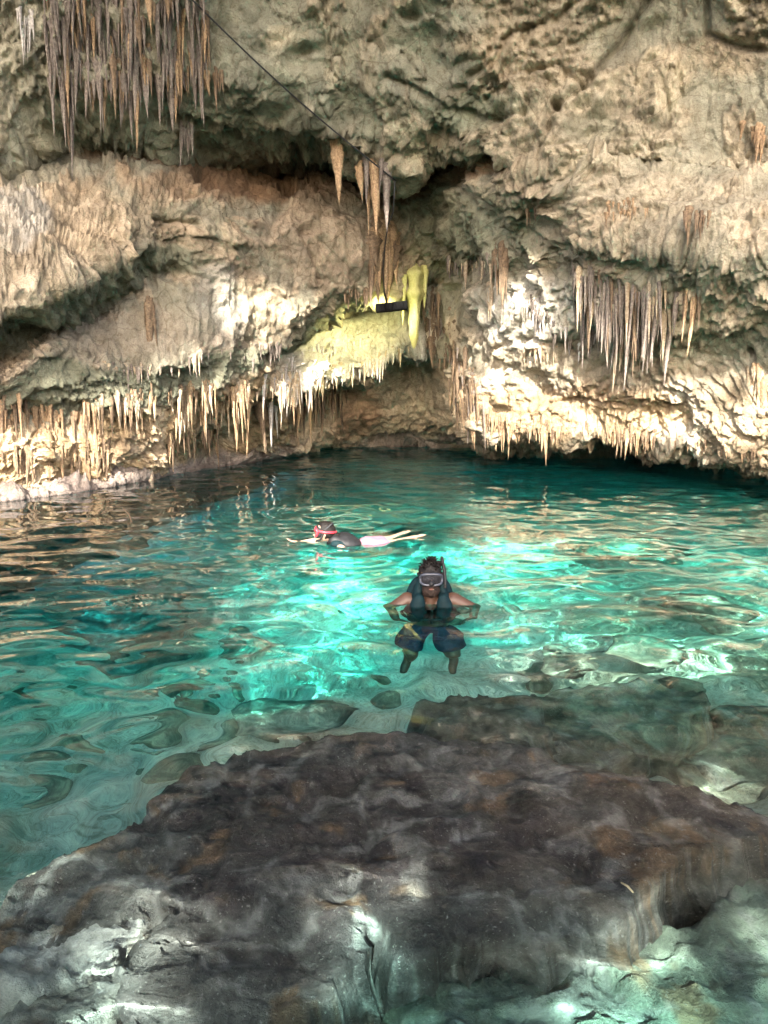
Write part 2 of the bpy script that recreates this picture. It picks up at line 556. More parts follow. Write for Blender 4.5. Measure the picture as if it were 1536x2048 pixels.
gz = np.gradient(V3, axis=0), np.gradient(V3, axis=1)
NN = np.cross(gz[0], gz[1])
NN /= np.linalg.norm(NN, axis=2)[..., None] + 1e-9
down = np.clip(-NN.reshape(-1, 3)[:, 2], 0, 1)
lay((1 - crust) * 0.75, GREY)
lay(crust * smooth01(-0.2, 0.4, nz2) * 0.7, CREAM)
lay(blob(260, 130, 330, 260) * 0.6, GREY * 1.1)
lay(blob(600, 190, 220, 160) * 0.55, GREY)
lay(blob(870, 110, 110, 130) * 0.8, GREY)
lay(blob(940, 215, 130, 34) * 0.9, OLIVE * 1.2)
lay(blob(1185, 270, 60, 34) * 0.9, OLIVE * 1.1)
lay(blob(1060, 120, 150, 70) * 0.6, np.array((0.56, 0.40, 0.25)))
lay(blob(1440, 110, 120, 60) * 0.6, np.array((0.52, 0.36, 0.23)))
lay(blob(1230, 180, 240, 200) * 0.5, CREAM * 0.92)
lay(blob(1250, 420, 380, 130) * 0.45, CREAM * 0.85)
lay(blob(940, 450, 170, 90) * 0.75, OLIVE * 1.25)
lay(blob(610, 285, 330, 40) * 0.4, BROWN * 0.9)
lay(blob(560, 75, 70, 30) * smooth01(-.1, .3, nz2) * 0.8, CREAM)
# the crack
lay(smooth01(3.0, 3.4, vrow) * (1 - smooth01(5.0, 5.25, vrow)) * smooth01(100, 200, px) * (1 - smooth01(1000, 1060, px)) * 0.9, RUST * 0.6)
lay(blob(900, 335, 90, 24) * 0.9, RUST * 1.2)
lay(blob(420, 370, 300, 34) * 0.55, RUST * 1.35)
# hanging masses
lay(blob(650, 490, 190, 110) * 0.7, np.array((0.35, 0.25, 0.175)))
lay(blob(250, 440, 260, 90) * 0.45, np.array((0.44, 0.31, 0.19)))
lay(blob(30, 440, 70, 60) * 0.8, WHITE * 0.85)
lay(blob(430, 610, 60, 80) * 0.7, WHITE * 0.72)
lay(blob(250, 680, 260, 70) * 0.5, np.array((0.42, 0.33, 0.255)))
lay(blob(60, 770, 110, 60) * 0.5, BROWN)
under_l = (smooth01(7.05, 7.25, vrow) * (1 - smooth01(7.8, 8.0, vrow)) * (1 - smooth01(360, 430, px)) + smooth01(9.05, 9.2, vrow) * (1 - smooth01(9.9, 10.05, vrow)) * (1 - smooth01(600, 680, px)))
lay(under_l * 0.9, OLIVE)  # recess undersides: algae green plus bounce from the water, painted in
lay(down * smooth01(-0.4, 0.4, nz3 + 0.4 * nz) * (vrow > 2) * 0.45, OLIVE * 1.25)  # downward faces greener: algae and water bounce, both put into the colour
# lower walls
lowl = smooth01(10.0, 10.4, vrow) * (1 - smooth01(560, 640, px))
lay(lowl * 0.85, OCHRE * 1.02)
lay(lowl * smooth01(0, .5, nz2) * 0.6, CREAM)
lay(lowl * smooth01(0.1, .6, nz) * 0.5, BROWN)
lay(smooth01(12.6, 13.3, vrow + 0.25 * nz) * (1 - smooth01(640, 700, px)) * 0.85, MAUVE)
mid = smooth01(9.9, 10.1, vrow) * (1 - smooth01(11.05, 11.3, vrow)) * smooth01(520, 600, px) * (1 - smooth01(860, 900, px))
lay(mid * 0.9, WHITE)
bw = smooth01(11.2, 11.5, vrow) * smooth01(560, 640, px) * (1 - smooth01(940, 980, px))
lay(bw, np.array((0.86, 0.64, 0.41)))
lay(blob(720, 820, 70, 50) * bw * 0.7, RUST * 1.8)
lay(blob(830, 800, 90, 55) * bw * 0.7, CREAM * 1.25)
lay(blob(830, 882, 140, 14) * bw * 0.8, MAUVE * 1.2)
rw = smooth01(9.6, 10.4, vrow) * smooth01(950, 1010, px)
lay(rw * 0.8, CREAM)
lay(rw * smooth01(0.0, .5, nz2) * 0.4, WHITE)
lay(blob(1080, 620, 160, 70) * smooth01(940, 980, px) * 0.75, WHITE * 1.1)  # sunlit part of the right wall, brightened in the colour
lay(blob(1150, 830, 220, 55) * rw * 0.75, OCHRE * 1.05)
lay(blob(1180, 790, 120, 30) * rw * 0.5, np.array((0.55, 0.36, 0.22)))
lay(blob(1500, 830, 90, 120) * 0.4, OCHRE)
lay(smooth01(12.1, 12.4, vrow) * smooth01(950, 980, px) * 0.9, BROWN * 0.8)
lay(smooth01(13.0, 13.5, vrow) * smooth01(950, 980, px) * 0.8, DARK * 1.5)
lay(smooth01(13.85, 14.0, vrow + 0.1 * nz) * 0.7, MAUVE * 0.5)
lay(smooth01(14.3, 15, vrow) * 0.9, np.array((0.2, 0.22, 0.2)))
col *= (1 + 0.22 * nz2)[:, None]
lum = col.mean(1)[:, None]
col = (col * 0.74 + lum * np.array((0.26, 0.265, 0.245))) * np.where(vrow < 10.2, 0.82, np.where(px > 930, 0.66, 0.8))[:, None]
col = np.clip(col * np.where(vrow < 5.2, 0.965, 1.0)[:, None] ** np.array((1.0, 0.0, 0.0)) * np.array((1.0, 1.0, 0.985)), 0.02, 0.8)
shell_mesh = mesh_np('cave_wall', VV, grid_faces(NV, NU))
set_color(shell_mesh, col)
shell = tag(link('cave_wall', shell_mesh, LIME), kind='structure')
print('shell', NV, NU)

# a coarser copy of the shell only for finding where things hang
sub = V3[::2, ::2]
SHELL_BVH = BVHTree.FromPolygons(sub.reshape(-1, 3).tolist(), grid_faces(*sub.shape[:2]).tolist())


def hit(px_, py_):
    d = Vector(ray(px_, py_)).normalized()
    h = SHELL_BVH.ray_cast(Vector((0, 0, CAM_H)), d)
    return h[0], h[1]

# ------------------------------------------------------------------ outside the frame: ground behind the camera and an added sun blocker
# Added blocker between sun and cave; its gaps are shaped to place the sunlight.
GAPS = [
    [(-8.8, 15.8), (-7.0, 15.8), (-6.9, 17.0), (-6.1, 17.6), (-5.7, 18.6), (-5.0, 19.3), (-4.1, 19.8), (-3.9, 20.7), (-3.0, 21.4), (-2.3, 22.0), (-1.6, 22.2), (-1.6, 22.7),
     (-2.2, 22.8), (-2.9, 22.5), (-4.1, 22.1), (-4.9, 21.5), (-5.3, 20.6), (-5.6, 19.7), (-6.2, 19.0), (-7.1, 18.6), (-8.0, 17.9), (-8.8, 17.4)],
    [(-0.9, 21.7), (0.4, 21.5), (1.0, 20.8), (1.5, 19.8), (2.0, 19.0), (3.0, 18.8), (4.0, 18.7), (4.6, 18.4), (4.6, 17.0), (3.6, 17.0), (2.7, 17.8), (1.6, 18.4), (0.2, 18.6), (-0.3, 19.4), (-0.6, 20.5)],
    [(-4.3, 15.7), (2.6, 15.7), (3.2, 14.4), (3.0, 13.2), (2.4, 12.7), (1.6, 12.2), (0.1, 12.0), (-0.6, 11.9), (-0.72, 13.2), (-1.62, 13.2), (-1.75, 11.8), (-3.0, 11.4), (-4.8, 11.8), (-5.2, 12.8), (-4.6, 13.6), (-4.7, 14.6)],
]


def inside(poly, x, y):
    r = np.zeros(x.shape, bool)
    n = len(poly)
    for i in range(n):
        (x0, y0), (x1, y1) = poly[i], poly[(i + 1) % n]
        c = ((y0 > y) != (y1 > y)) & (x < (x1 - x0) * (y - y0) / (y1 - y0 + 1e-12) + x0)
        r ^= c
    return r


gx, gz_ = np.meshgrid(np.arange(-12.5, 7.05, 0.1), np.arange(-0.5, 26.81, 0.1))
rq = np.stack([gx, gx * 0 - 16, gz_], -1).reshape(-1, 3)
jx = gx + 0.12 * fbm(rq * 0.9 + 5, 3).reshape(gx.shape)
jz = gz_ + 0.12 * fbm(rq * 0.9 + 25, 3).reshape(gx.shape)
GAPS_ARCH = [(-10.6, -2.0), (5.4, -2.0), (5.4, 6.5), (4.2, 9.4), (-2.0, 9.9), (-9.4, 9.4), (-10.6, 6.5)]  # opening cut low in the blocker to let in more sky light
holes = [inside(h_, jx, jz) for h_ in GAPS]
gap_patches = (vnoise(rq * 2.6 + 70) + 0.5 * vnoise(rq * 6.1 + 7)).reshape(gx.shape) > 0.45          # patches of blocker left across the two upper gaps to weaken the sun
dapple = np.zeros(gx.shape, bool)                     # small added holes that let spots of sun fall on the near slab
for cx_, cz_, r_ in ((-1.02, 10.85, 0.30), (-2.0, 10.45, 0.34), (-1.75, 10.75, 0.2), (-0.54, 10.6, 0.16), (-2.5, 10.9, 0.2), (-0.2, 10.95, 0.2), (-1.4, 10.35, 0.2)):
    dapple |= np.hypot(jx - cx_, (jz - cz_) * 1.4) < r_
dapple |= (jz > 9.7) & (jz < 11.35) & (jx > -3.4) & (jx < 0.9) & ((vnoise(rq * 3.4 + 33) + 0.4 * vnoise(rq * 7 + 3)).reshape(gx.shape) > 0.16)
keep = ~(dapple | (holes[0] | holes[1]) & ~gap_patches | holes[2] | inside(GAPS_ARCH, jx, jz))
keep &= jz < 26.0 - 0.02 * (jx + 3) ** 2 + 0.3 * np.sin(gx * 1.1)
rf = grid_faces(*gx.shape)
rf = rf[keep.ravel()[rf].all(1)]
rq[:, 1] += 0.5 * fbm(rq * 0.5, 4)
rm = mesh_np('sun_blocker', rq, rf)
set_color(rm, np.array((0.36, 0.32, 0.24)))
rim = tag(link('sun_blocker', rm, LIME), kind='structure')  # unseen sheet, added only to block and shape the sun
so = rim.modifiers.new('thickness', 'SOLIDIFY')
so.thickness = 0.5
gx, gy = np.meshgrid(np.concatenate([np.arange(-60, -20, 4.0), np.arange(-20, 20, 0.4), np.arange(20, 61, 4.0)]), np.concatenate([np.arange(-60, -8, 3.0), np.arange(-8, -0.29, 0.25)]))
gq = np.stack([gx, gy, 0.35 + 0 * gx], -1).reshape(-1, 3)
gq[:, 2] += 0.12 * fbm(gq * 0.6, 4) - 1.6 * smooth01(-1.0, -0.3, gq[:, 1])
gm = mesh_np('ground', gq, grid_faces(*gx.shape)[:, ::-1])
set_color(gm, np.array((0.16, 0.15, 0.10)))
tag(link('ground', gm, LIME), kind='structure')

# ------------------------------------------------------------------ lake bed
def bed_height(x, y):
    q = np.stack([x, y, 0 * x], -1).reshape(-1, 3)
    n = (fbm(q * 0.5 + 3, 4)).reshape(x.shape)
    n2 = (ridged(q * 1.3 + 13, 4)).reshape(x.shape)
    z = -2.35 + 0 * x
    z -= 2.6 * smooth01(-0.6, -3.6, x) * smooth01(3.0, 5.5, y)
    z += 0.75 * smooth01(1.2, 2.8, x) * smooth01(9.0, 5.0, y)
    z -= 2.6 * smooth01(9.5, 15, y)
    z += 1.3 * smooth01(4.4, 2.8, y)
    z -= 0.9 * np.exp(-((x - 0.0) / 0.09) ** 2 - ((y - 1.75) / 0.35) ** 2)
    z += 0.30 * n + 0.16 * n2
    return np.minimum(z, -0.45)


bx = np.arange(-17, 17.01, 0.07)
by = np.concatenate([np.arange(0.2, 12, 0.06), np.arange(12, 28, 0.12)])
BX, BY = np.meshgrid(bx, by)
BZ = bed_height(BX, BY)
bq = np.stack([BX, BY, BZ], -1).reshape(-1, 3)
bm_ = mesh_np('lake_bed', bq, grid_faces(*BX.shape)[:, ::-1])
bn = fbm(bq * 0.9, 5, 0.6)
bc = np.array((0.64, 0.62, 0.53)) * (1 + 0.2 * bn)[:, None]
wdark = smooth01(0.1, 0.7, fbm(bq * 0.7 + 60, 4))[:, None] * 0.28
bc = bc * (1 - wdark) + np.array((0.16, 0.15, 0.11)) * wdark
wol = (smooth01(1.0, 2.4, bq[:, 0] + 0.6 * bn) * smooth01(10.5, 8.5, bq[:, 1]) * (0.45 + 0.4 * smooth01(-0.2, 0.4, fbm(bq * 1.4 + 20, 4))))[:, None]
bc = bc * (1 - wol) + np.array((0.24, 0.22, 0.145)) * wol                 # olive growth on the right side of the bed
set_color(bm_, np.clip(bc, 0.02, 0.88))
bed = tag(link('lake_bed', bm_, LIME), kind='structure')
bed.cycles.is_caustics_receiver = True


# ------------------------------------------------------------------ submerged slabs and boulders
def slab_mesh(name, outline_px, z_top, drop, tilt=(0, 0), rough=0.05, step=0.03, tint=(0.2, 0.18, 0.15), tint2=(0.1, 0.07, 0.05), edge=0.10, fx=None):
    poly = np.array([under(x, y, z_top)[:2] for x, y in outline_px])
    lo, hi = poly.min(0) - 0.25, poly.max(0) + 0.25
    X, Y = np.meshgrid(np.arange(lo[0], hi[0], step), np.arange(lo[1], hi[1], step))
    q = np.stack([X, Y, 0 * X], -1).reshape(-1, 3)
    sd = np.full(X.shape, 9.0)
    for a, b in zip(poly, np.roll(poly, -1, 0)):
        ab = b - a
        t_ = np.clip(((X - a[0]) * ab[0] + (Y - a[1]) * ab[1]) / (ab @ ab), 0, 1)
        sd = np.minimum(sd, np.hypot(X - a[0] - t_ * ab[0], Y - a[1] - t_ * ab[1]))
    sd = np.where(inside([tuple(v) for v in poly], X, Y), sd, -sd)
    sd = sd + 0.05 * fbm(q * 3 + 9, 3).reshape(X.shape) + 0.025 * ridged(q * 9, 2).reshape(X.shape)
    c = poly.mean(0)
    a1, a2, ac = worley(q * 1.7 + 3 * np.array((z_top, 1, 1)))
    Z = z_top + tilt[0] * (X - c[0]) + tilt[1] * (Y - c[1])
    Z = Z + rough * (0.7 * fbm(q * 1.5 + 31, 4) + 0.7 * ridged(q * 4 + 7, 5, 0.65) - 0.9 * smooth01(0.25, 0.6, fbm(q * 6 + 3, 3)) + 1.2 * (ac - 0.5) * smooth01(0, .15, a2 - a1)).reshape(X.shape)
    if fx is not None:
        Z = Z + fx(X, Y)
    Z = np.minimum(Z, -0.012)
    Z = Z - drop * (1 - smooth01(-edge, edge * 0.35, sd))
    f = grid_faces(*X.shape)[:, ::-1]
    ok = (sd > -edge - 0.1).ravel()
    f = f[ok[f].all(1)]
    q[:, 2] = Z.ravel()
    used = np.unique(f)
    remap = -np.ones(len(q), int)
    remap[used] = np.arange(len(used))
    q, f = q[used], remap[f]
    m = mesh_np(name, q, f)
    w = smooth01(-0.2, 0.5, fbm(q * 2.2 + 5, 5, 0.6))[:, None]
    cl = np.array(tint) * (1 - w) + np.array(tint2) * w
    sp = smooth01(0.55, 0.85, fbm(q * 4.5 + 50, 4, 0.6))[:, None] * 0.7
    cl = cl * (1 - sp) + np.array((0.10, 0.058, 0.03)) * sp                     # ochre growth
    wh = smooth01(0.5, 0.8, ridged(q * 6 + 80, 3) + 0.3 * fbm(q * 2 + 8, 3) - 0.35)[:, None] * 0.5
    cl = cl * (1 - wh) + np.array((0.15, 0.145, 0.14)) * wh
    set_color(m, np.clip(cl * (1 + 0.3 * fbm(q * 7, 3))[:, None], 0.01, 0.8))
    return m


ROCK_GROUP = 'rocks lying under the water'


def rock_obj(o, label, cat='rock'):
    o.cycles.is_caustics_receiver = True
    return tag(o, label, cat, ROCK_GROUP, 'thing')


GREYBROWN, PURPLE = (0.050, 0.047, 0.045), (0.025, 0.020, 0.021)
PALE, OLV, DRK, RED = (0.21, 0.21, 0.165), (0.13, 0.13, 0.095), (0.085, 0.085, 0.065), (0.15, 0.095, 0.068)
m = slab_mesh('rock_slab', [(300, 1590), (430, 1510), (640, 1468), (850, 1480), (1050, 1502), (1130, 1545), (1210, 1575), (1350, 1622), (1480, 1668), (1545, 1705),
                             (1470, 1722), (1365, 1775), (1310, 1815), (1225, 1855), (1130, 1900), (960, 1900), (800, 1915), (770, 1850), (735, 1850), (715, 1930), (650, 2000), (640, 2200),
                             (200, 2250), (200, 2010), (250, 1900), (330, 1800), (200, 1790), (40, 1850), (-60, 1830), (40, 1720), (190, 1660)],
              -0.36, 0.5, (0.13, 0.03), 0.038, 0.016, GREYBROWN, PURPLE, 0.055)
rock_obj(link('rock_slab', m, DROWNED), 'large dark purple brown rock slab lying just under the water in the foreground', 'rock slab')
m = slab_mesh('rock_slab', [(790, 1930), (960, 1915), (1150, 1915), (1290, 1850), (1400, 1800), (1560, 1770), (1750, 1800), (1750, 2100), (1200, 2160), (800, 2140)], -0.50, 0.4, (0.02, -0.03), 0.05, 0.018, (0.085, 0.10, 0.08), (0.045, 0.05, 0.04), 0.10)
rock_obj(link('rock_slab', m, DROWNED), 'deeper grey slab in the bottom right corner, right of the dark crevice', 'rock slab')
m = slab_mesh('rock_slab', [(-80, 1990), (60, 1890), (170, 1830), (300, 1770), (330, 1800), (250, 1880), (120, 1960), (-60, 2070)], -0.50, 0.8, (0, 0), 0.06, 0.016, (0.22, 0.215, 0.205), (0.10, 0.088, 0.09), 0.06)
rock_obj(link('rock_slab', m, DROWNED), 'long pale grey slab lying diagonally in the bottom left corner', 'rock slab')
m = slab_mesh('rock_slab', [(-120, 2130), (0, 2040), (140, 1975), (230, 1930), (300, 1950), (290, 2060), (200, 2160)], -0.56, 0.8, (0, 0), 0.06, 0.016, (0.10, 0.096, 0.09), (0.05, 0.042, 0.036), 0.06)
rock_obj(link('rock_slab', m, DROWNED), 'dark grey slab below the pale diagonal one at the bottom left edge', 'rock slab')
m = slab_mesh('rock_slab', [(1010, 1420), (1100, 1370), (1280, 1362), (1400, 1390), (1405, 1425), (1300, 1490), (1190, 1545), (1140, 1530), (1060, 1470)], -0.75, 1.0, (0.0, 0.03), 0.05, 0.025, (0.085, 0.088, 0.066), (0.05, 0.05, 0.036), 0.08)
rock_obj(link('rock_slab', m, DROWNED), 'flat olive slab with rippling light on it, right of centre', 'rock slab')
m = slab_mesh('rock_slab', [(840, 1400), (960, 1378), (1080, 1395), (1090, 1450), (1040, 1490), (900, 1480), (830, 1470)], -0.5, 1.0, (0.02, 0.05), 0.06, 0.025, (0.10, 0.10, 0.08), (0.06, 0.056, 0.044), 0.09)
rock_obj(link('rock_slab', m, DROWNED), 'grey green slab behind the top edge of the big dark one', 'rock slab')
m = slab_mesh('rock_slab', [(1400, 1470), (1480, 1420), (1640, 1400), (1760, 1480), (1740, 1640), (1560, 1640), (1440, 1590), (1360, 1550)], -1.15, 0.9, (0.02, 0.03), 0.06, 0.03, (0.13, 0.135, 0.10), (0.08, 0.08, 0.055), 0.12)
rock_obj(link('rock_slab', m, DROWNED), 'pale green ledge crossed by bright ripples at the right edge', 'rock slab')


def rock_mesh(name, seed, sub=4, n_planes=16):
    r = np.random.default_rng(seed)
    b = bmesh.new()
    bmesh.ops.create_icosphere(b, subdivisions=sub, radius=1)
    me = bpy.data.meshes.new(name)
    b.to_mesh(me)
    b.free()
    v = np.empty(len(me.vertices) * 3, np.float32)
    me.vertices.foreach_get('co', v)
    v = v.reshape(-1, 3)
    d = v / np.linalg.norm(v, axis=1)[:, None]
    pn = r.normal(size=(n_planes, 3))
    pn /= np.linalg.norm(pn, axis=1)[:, None]
    h = r.uniform(0.62, 1.0, n_planes)
    dots = d @ pn.T
    rad = np.where(dots > 0.05, h / np.maximum(dots, 0.05), 9)
    s_ = -np.log(np.exp(-rad * 30).sum(1)) / 30
    s_ = np.minimum(s_, 1.35)
    s_ = s_ + 0.06 * fbm(d * 2.5 + seed, 4) + 0.03 * ridged(d * 7 + seed, 3)
    v = d * s_[:, None]
    me.vertices.foreach_set('co', v.astype(np.float32).ravel())
    me.polygons.foreach_set('use_smooth', np.ones(len(me.polygons), bool))
    me.update()
    return me, v


# column, height, width in the picture, depth of the top, flatness, colour, label
BOULDERS = [
    (820, 1046, 150, -0.7, 0.45, (0.06, 0.06, 0.05), 'low dark rock under the water right behind the swimmer in pink shorts'),
    (1430, 1200, 210, -0.55, 0.40, RED, 'reddish brown boulder under the water near the right edge'),
    (1240, 1085, 240, -0.75, 0.40, OLV, 'broad olive boulder beyond the man on the right'),
    (1150, 1300, 130, -0.85, 0.50, DRK, 'dark boulder right of the man, below the bright turquoise patch'),
    (1300, 1275, 150, -0.80, 0.50, OLV, 'olive boulder between the dark boulder and the reddish one'),
    (560, 1395, 230, -1.5, 0.40, PALE, 'wide pale boulder left of centre, above the big dark slab'),
    (250, 1235, 300, -2.3, 0.35, (0.17, 0.18, 0.16), 'huge flat topped boulder deep in the teal water at left'),
    (480, 1270, 110, -2.0, 0.5, PALE, 'pale boulder on the bright bed, right of the deep teal part'),
    (1310, 1560, 110, -1.0, 0.5, PALE, 'small pale green boulder beside the right edge of the big dark slab'),
    (1250, 1520, 130, -1.25, 0.4, DRK, 'nearly black boulder in the gap between the two right slabs'),
]
for k, (bx_, by_, wpx, zt, flat, tint, label) in enumerate(BOULDERS):
    c = under(bx_, by_, zt)
    dist = math.hypot(c[1], CAM_H)
    half = 0.5 * wpx * dist / FPX
    me, v = rock_mesh('boulder', 100 + k)
    hgt = half * flat * 1.25
    zt -= 0.12
    o = link('boulder', me, DROWNED)
    o.scale = (half, half * 0.9, hgt)
    o.rotation_euler = (random.uniform(-.15, .15), random.uniform(-.15, .15), random.uniform(0, 6.28))
    o.location = (c[0], c[1] + half * 0.2, zt - hgt * 0.8)
    wv = smooth01(-0.3, 0.5, fbm(v * 1.8 + k * 3, 5, 0.6))[:, None]
    set_color(me, np.clip(np.array(tint) * (1 - 0.5 * wv) * (1 + 0.25 * fbm(v * 6 + k, 3))[:, None], 0.01, 0.8))
    rock_obj(o, label, 'boulder')
# loose stones strewn over the bed between the boulders
STONES = [rock_mesh('stone', 300 + k, 3, 14) for k in range(8)]
for k, (me, v) in enumerate(STONES):
    set_color(me, np.clip(np.array((OLV, (0.24, 0.24, 0.18), (0.16, 0.16, 0.12), (0.28, 0.275, 0.21))[k % 4]) * (1 + 0.25 * fbm(v * 6 + k, 3))[:, None], 0.01, 0.8))
sr = np.random.default_rng(5)
for k in range(70):
    x_, y_ = sr.uniform(0, 1536), 1080 + 520 * sr.random() ** 0.8
    c = under(x_, y_, -1.9)
    zb = float(bed_height(np.array([[c[0]]]), np.array([[c[1]]]))[0, 0])
    c = under(x_, y_, zb)
    s_ = 0.05 + 0.17 * sr.random() ** 2
    o = link('stone', STONES[sr.integers(8)][0], DROWNED)
    o.location = (c[0], c[1], zb + s_ * 0.15)
    o.scale = (s_, s_ * sr.uniform(.7, 1), s_ * sr.uniform(.45, .8))
    o.rotation_euler = (0, 0, sr.uniform(0, 6.28))
    o.cycles.is_caustics_receiver = True
    tag(o, 'one of the loose stones strewn over the bed of the lake', 'stone', 'loose stones on the lake bed')

# ------------------------------------------------------------------ water
wx = np.concatenate([np.arange(-17, -4, 0.09), np.arange(-4, 4, 0.03), np.arange(4, 17.01, 0.09)])
steps = [0.5]
while steps[-1] < 28:
    steps.append(steps[-1] + 0.018 + 0.0028 * steps[-1])
WX, WY = np.meshgrid(wx, np.array(steps))
WZ = np.zeros_like(WX)
wr = np.random.default_rng(11)
for k in range(70):
    lam = 0.22 * (6.0 ** wr.random())
    ang = wr.normal(math.pi / 2, 0.75)
    ph = wr.random() * 6.283
    kk = 6.283 / lam
    WZ += 0.0042 * lam ** 1.2 * np.sin(kk * (WX * math.cos(ang) + WY * math.sin(ang)) + ph + 0.9 * np.sin(0.7 * WX + k) + 0.9 * np.sin(0.6 * WY + 2 * k))
near = smooth01(4.6, 2.6, WY) * smooth01(4.2, 3.4, np.abs(WX))
for k in range(40):
    lam = 0.15 * (2.4 ** wr.random())
    ang = wr.random() * 6.283
    kk = 6.283 / lam
    WZ += near * 0.0040 * lam * np.sin(kk * (WX * math.cos(ang) + WY * math.sin(ang)) + wr.random() * 6.283 + 1.3 * np.sin(1.7 * WX + k) + 1.3 * np.sin(1.9 * WY + 2 * k))
patch = 0.55 + 0.45 * vnoise(np.stack([WX * 0.5, WY * 0.5, 0 * WX], -1).reshape(-1, 3)).reshape(WX.shape)
WZ *= patch
RINGS = [(0.35, 5.6, 0.005, 0.42, 1.6), (-0.6, 8.0, 0.005, 0.45, 1.6)]
for cx, cy, amp, lam, reach in RINGS:
    rr = np.hypot(WX - cx, WY - cy)
    WZ += amp * np.cos(6.283 * rr / lam + 1.5 * np.sin(3 * np.arctan2(WY - cy, WX - cx) + 2 * rr)) * np.exp(-rr / reach) * smooth01(0.1, 0.45, rr)
wq = np.stack([WX, WY, WZ], -1).reshape(-1, 3)
wm = mesh_np('water', wq, grid_faces(*WX.shape)[:, ::-1])
tv, tf, off = [], [], 0                               # depth of clear water over the bed, the slabs and the boulders
for o in list(C.objects):
    if o.name.split('.')[0] in ('rock_slab', 'boulder'):
        me = o.data
        a = np.empty(len(me.vertices) * 3, np.float32)
        me.vertices.foreach_get('co', a)
        M4 = np.array(Matrix.LocRotScale(o.location, o.rotation_euler, o.scale))
        a = a.reshape(-1, 3) @ M4[:3, :3].T + M4[:3, 3]
        k_ = len(me.polygons[0].vertices)
        fi = np.empty(len(me.loops), np.int32)
        me.loops.foreach_get('vertex_index', fi)
        tv.append(a)
        tf += (fi.reshape(-1, k_) + off).tolist()
        off += len(a)
UW = BVHTree.FromPolygons(np.concatenate(tv).tolist(), tf)
cgx, cgy = np.arange(-5, 5.01, 0.09), np.arange(0.5, 11, 0.09)
DG = np.zeros((len(cgy), len(cgx)))
for i_, yy_ in enumerate(cgy):
    for j_, xx_ in enumerate(cgx):
        h_ = UW.ray_cast(Vector((xx_, yy_, 1)), Vector((0, 0, -1)))
        DG[i_, j_] = h_[0].z if h_[0] is not None else -9
CG = np.meshgrid(cgx, cgy)
DG = np.maximum(DG, bed_height(CG[0], CG[1]))
for _ in range(3):
    DG[1:-1, 1:-1] = (DG[1:-1, 1:-1] * 2 + DG[:-2, 1:-1] + DG[2:, 1:-1] + DG[1:-1, :-2] + DG[1:-1, 2:]) / 6
BH = bed_height(WX, WY)
fx_, fy_ = (WX + 5) / 0.09, (WY - 0.5) / 0.09
inb = (fx_ >= 0) & (fx_ < len(cgx) - 1) & (fy_ >= 0) & (fy_ < len(cgy) - 1)
ix, iy = np.clip(fx_.astype(int), 0, len(cgx) - 2), np.clip(fy_.astype(int), 0, len(cgy) - 2)
tx, ty = fx_ - ix, fy_ - iy
BL = (DG[iy, ix] * (1 - tx) + DG[iy, ix + 1] * tx) * (1 - ty) + (DG[iy + 1, ix] * (1 - tx) + DG[iy + 1, ix + 1] * tx) * ty
depth = -np.where(inb, BL, BH).ravel()
a_ = wm.attributes.new('depth', 'FLOAT', 'POINT')
a_.data.foreach_set('value', depth.astype(np.float32))
t = NT('clear_water')
t.t.nodes.remove(t.b)
at_ = t.n('Attribute', attribute_name='depth')
cr = t.ramp(t.math('MULTIPLY', at_.outputs['Fac'], 0.2), [(0.0, (0.97, 1.0, 0.99)), (0.07, (0.92, 0.99, 0.97)), (0.2, (0.38, 0.93, 0.86)), (0.42, (0.045, 0.84, 0.79)), (1.0, (0.003, 0.26, 0.34))])
pb = t.n('BsdfPrincipled', i_IOR=1.33, i_Roughness=0.0, i_Transmission_Weight=1.0)
t.l(cr, pb.inputs['Base Color'])
t.l(pb.outputs[0], t.t.nodes['Material Output'].inputs[0])
water = tag(link('water', wm, t.m), kind='structure')
water.cycles.is_caustics_caster = True

# ------------------------------------------------------------------ stalactites
def stal_material(name, c1, c2, c3):
    t = NT(name)
    rnd = t.n('ObjectInfo').outputs['Random']
    co = t.coord((1, 1, 0.22))
    a = t.noise(co, 9.0, 6, 0.65)
    b = t.noise(t.coord(), 26.0, 5, 0.65)
    c = t.mix(t.ramp(a, [(0.35, 0.0), (0.62, 1.0)]), c1, c2)
    c = t.mix(t.ramp(b, [(0.40, 0.75), (0.62, 0.0)]), c, c3)
    c = t.mix(0.7, c, t.ramp(rnd, [(0.0, (0.62, 0.60, 0.58)), (0.5, (1.0, 0.98, 0.96)), (1.0, (1.3, 1.27, 1.22))]), 'MULTIPLY')
    nm = t.bump(b, 0.7, 0.03)
    return t.done(c, 0.75, nm, 0.3)


M_GREY = stal_material('stalactite_grey', (0.19, 0.16, 0.14), (0.27, 0.235, 0.20), (0.08, 0.062, 0.053))
M_TAN = stal_material('stalactite_tan', (0.33, 0.22, 0.125), (0.43, 0.31, 0.19), (0.14, 0.09, 0.055))
M_CREAM = stal_material('stalactite_cream', (0.42, 0.33, 0.22), (0.50, 0.43, 0.33), (0.20, 0.14, 0.085))
M_DARK = stal_material('stalactite_brown', (0.17, 0.115, 0.072), (0.25, 0.18, 0.115), (0.07, 0.05, 0.034))
M_WHITE = stal_material('stalactite_white', (0.46, 0.43, 0.40), (0.56, 0.54, 0.51), (0.26, 0.23, 0.21))
M_YELLOW = stal_material('stalactite_yellow', (0.60, 0.58, 0.22), (0.64, 0.64, 0.30), (0.46, 0.44, 0.15))


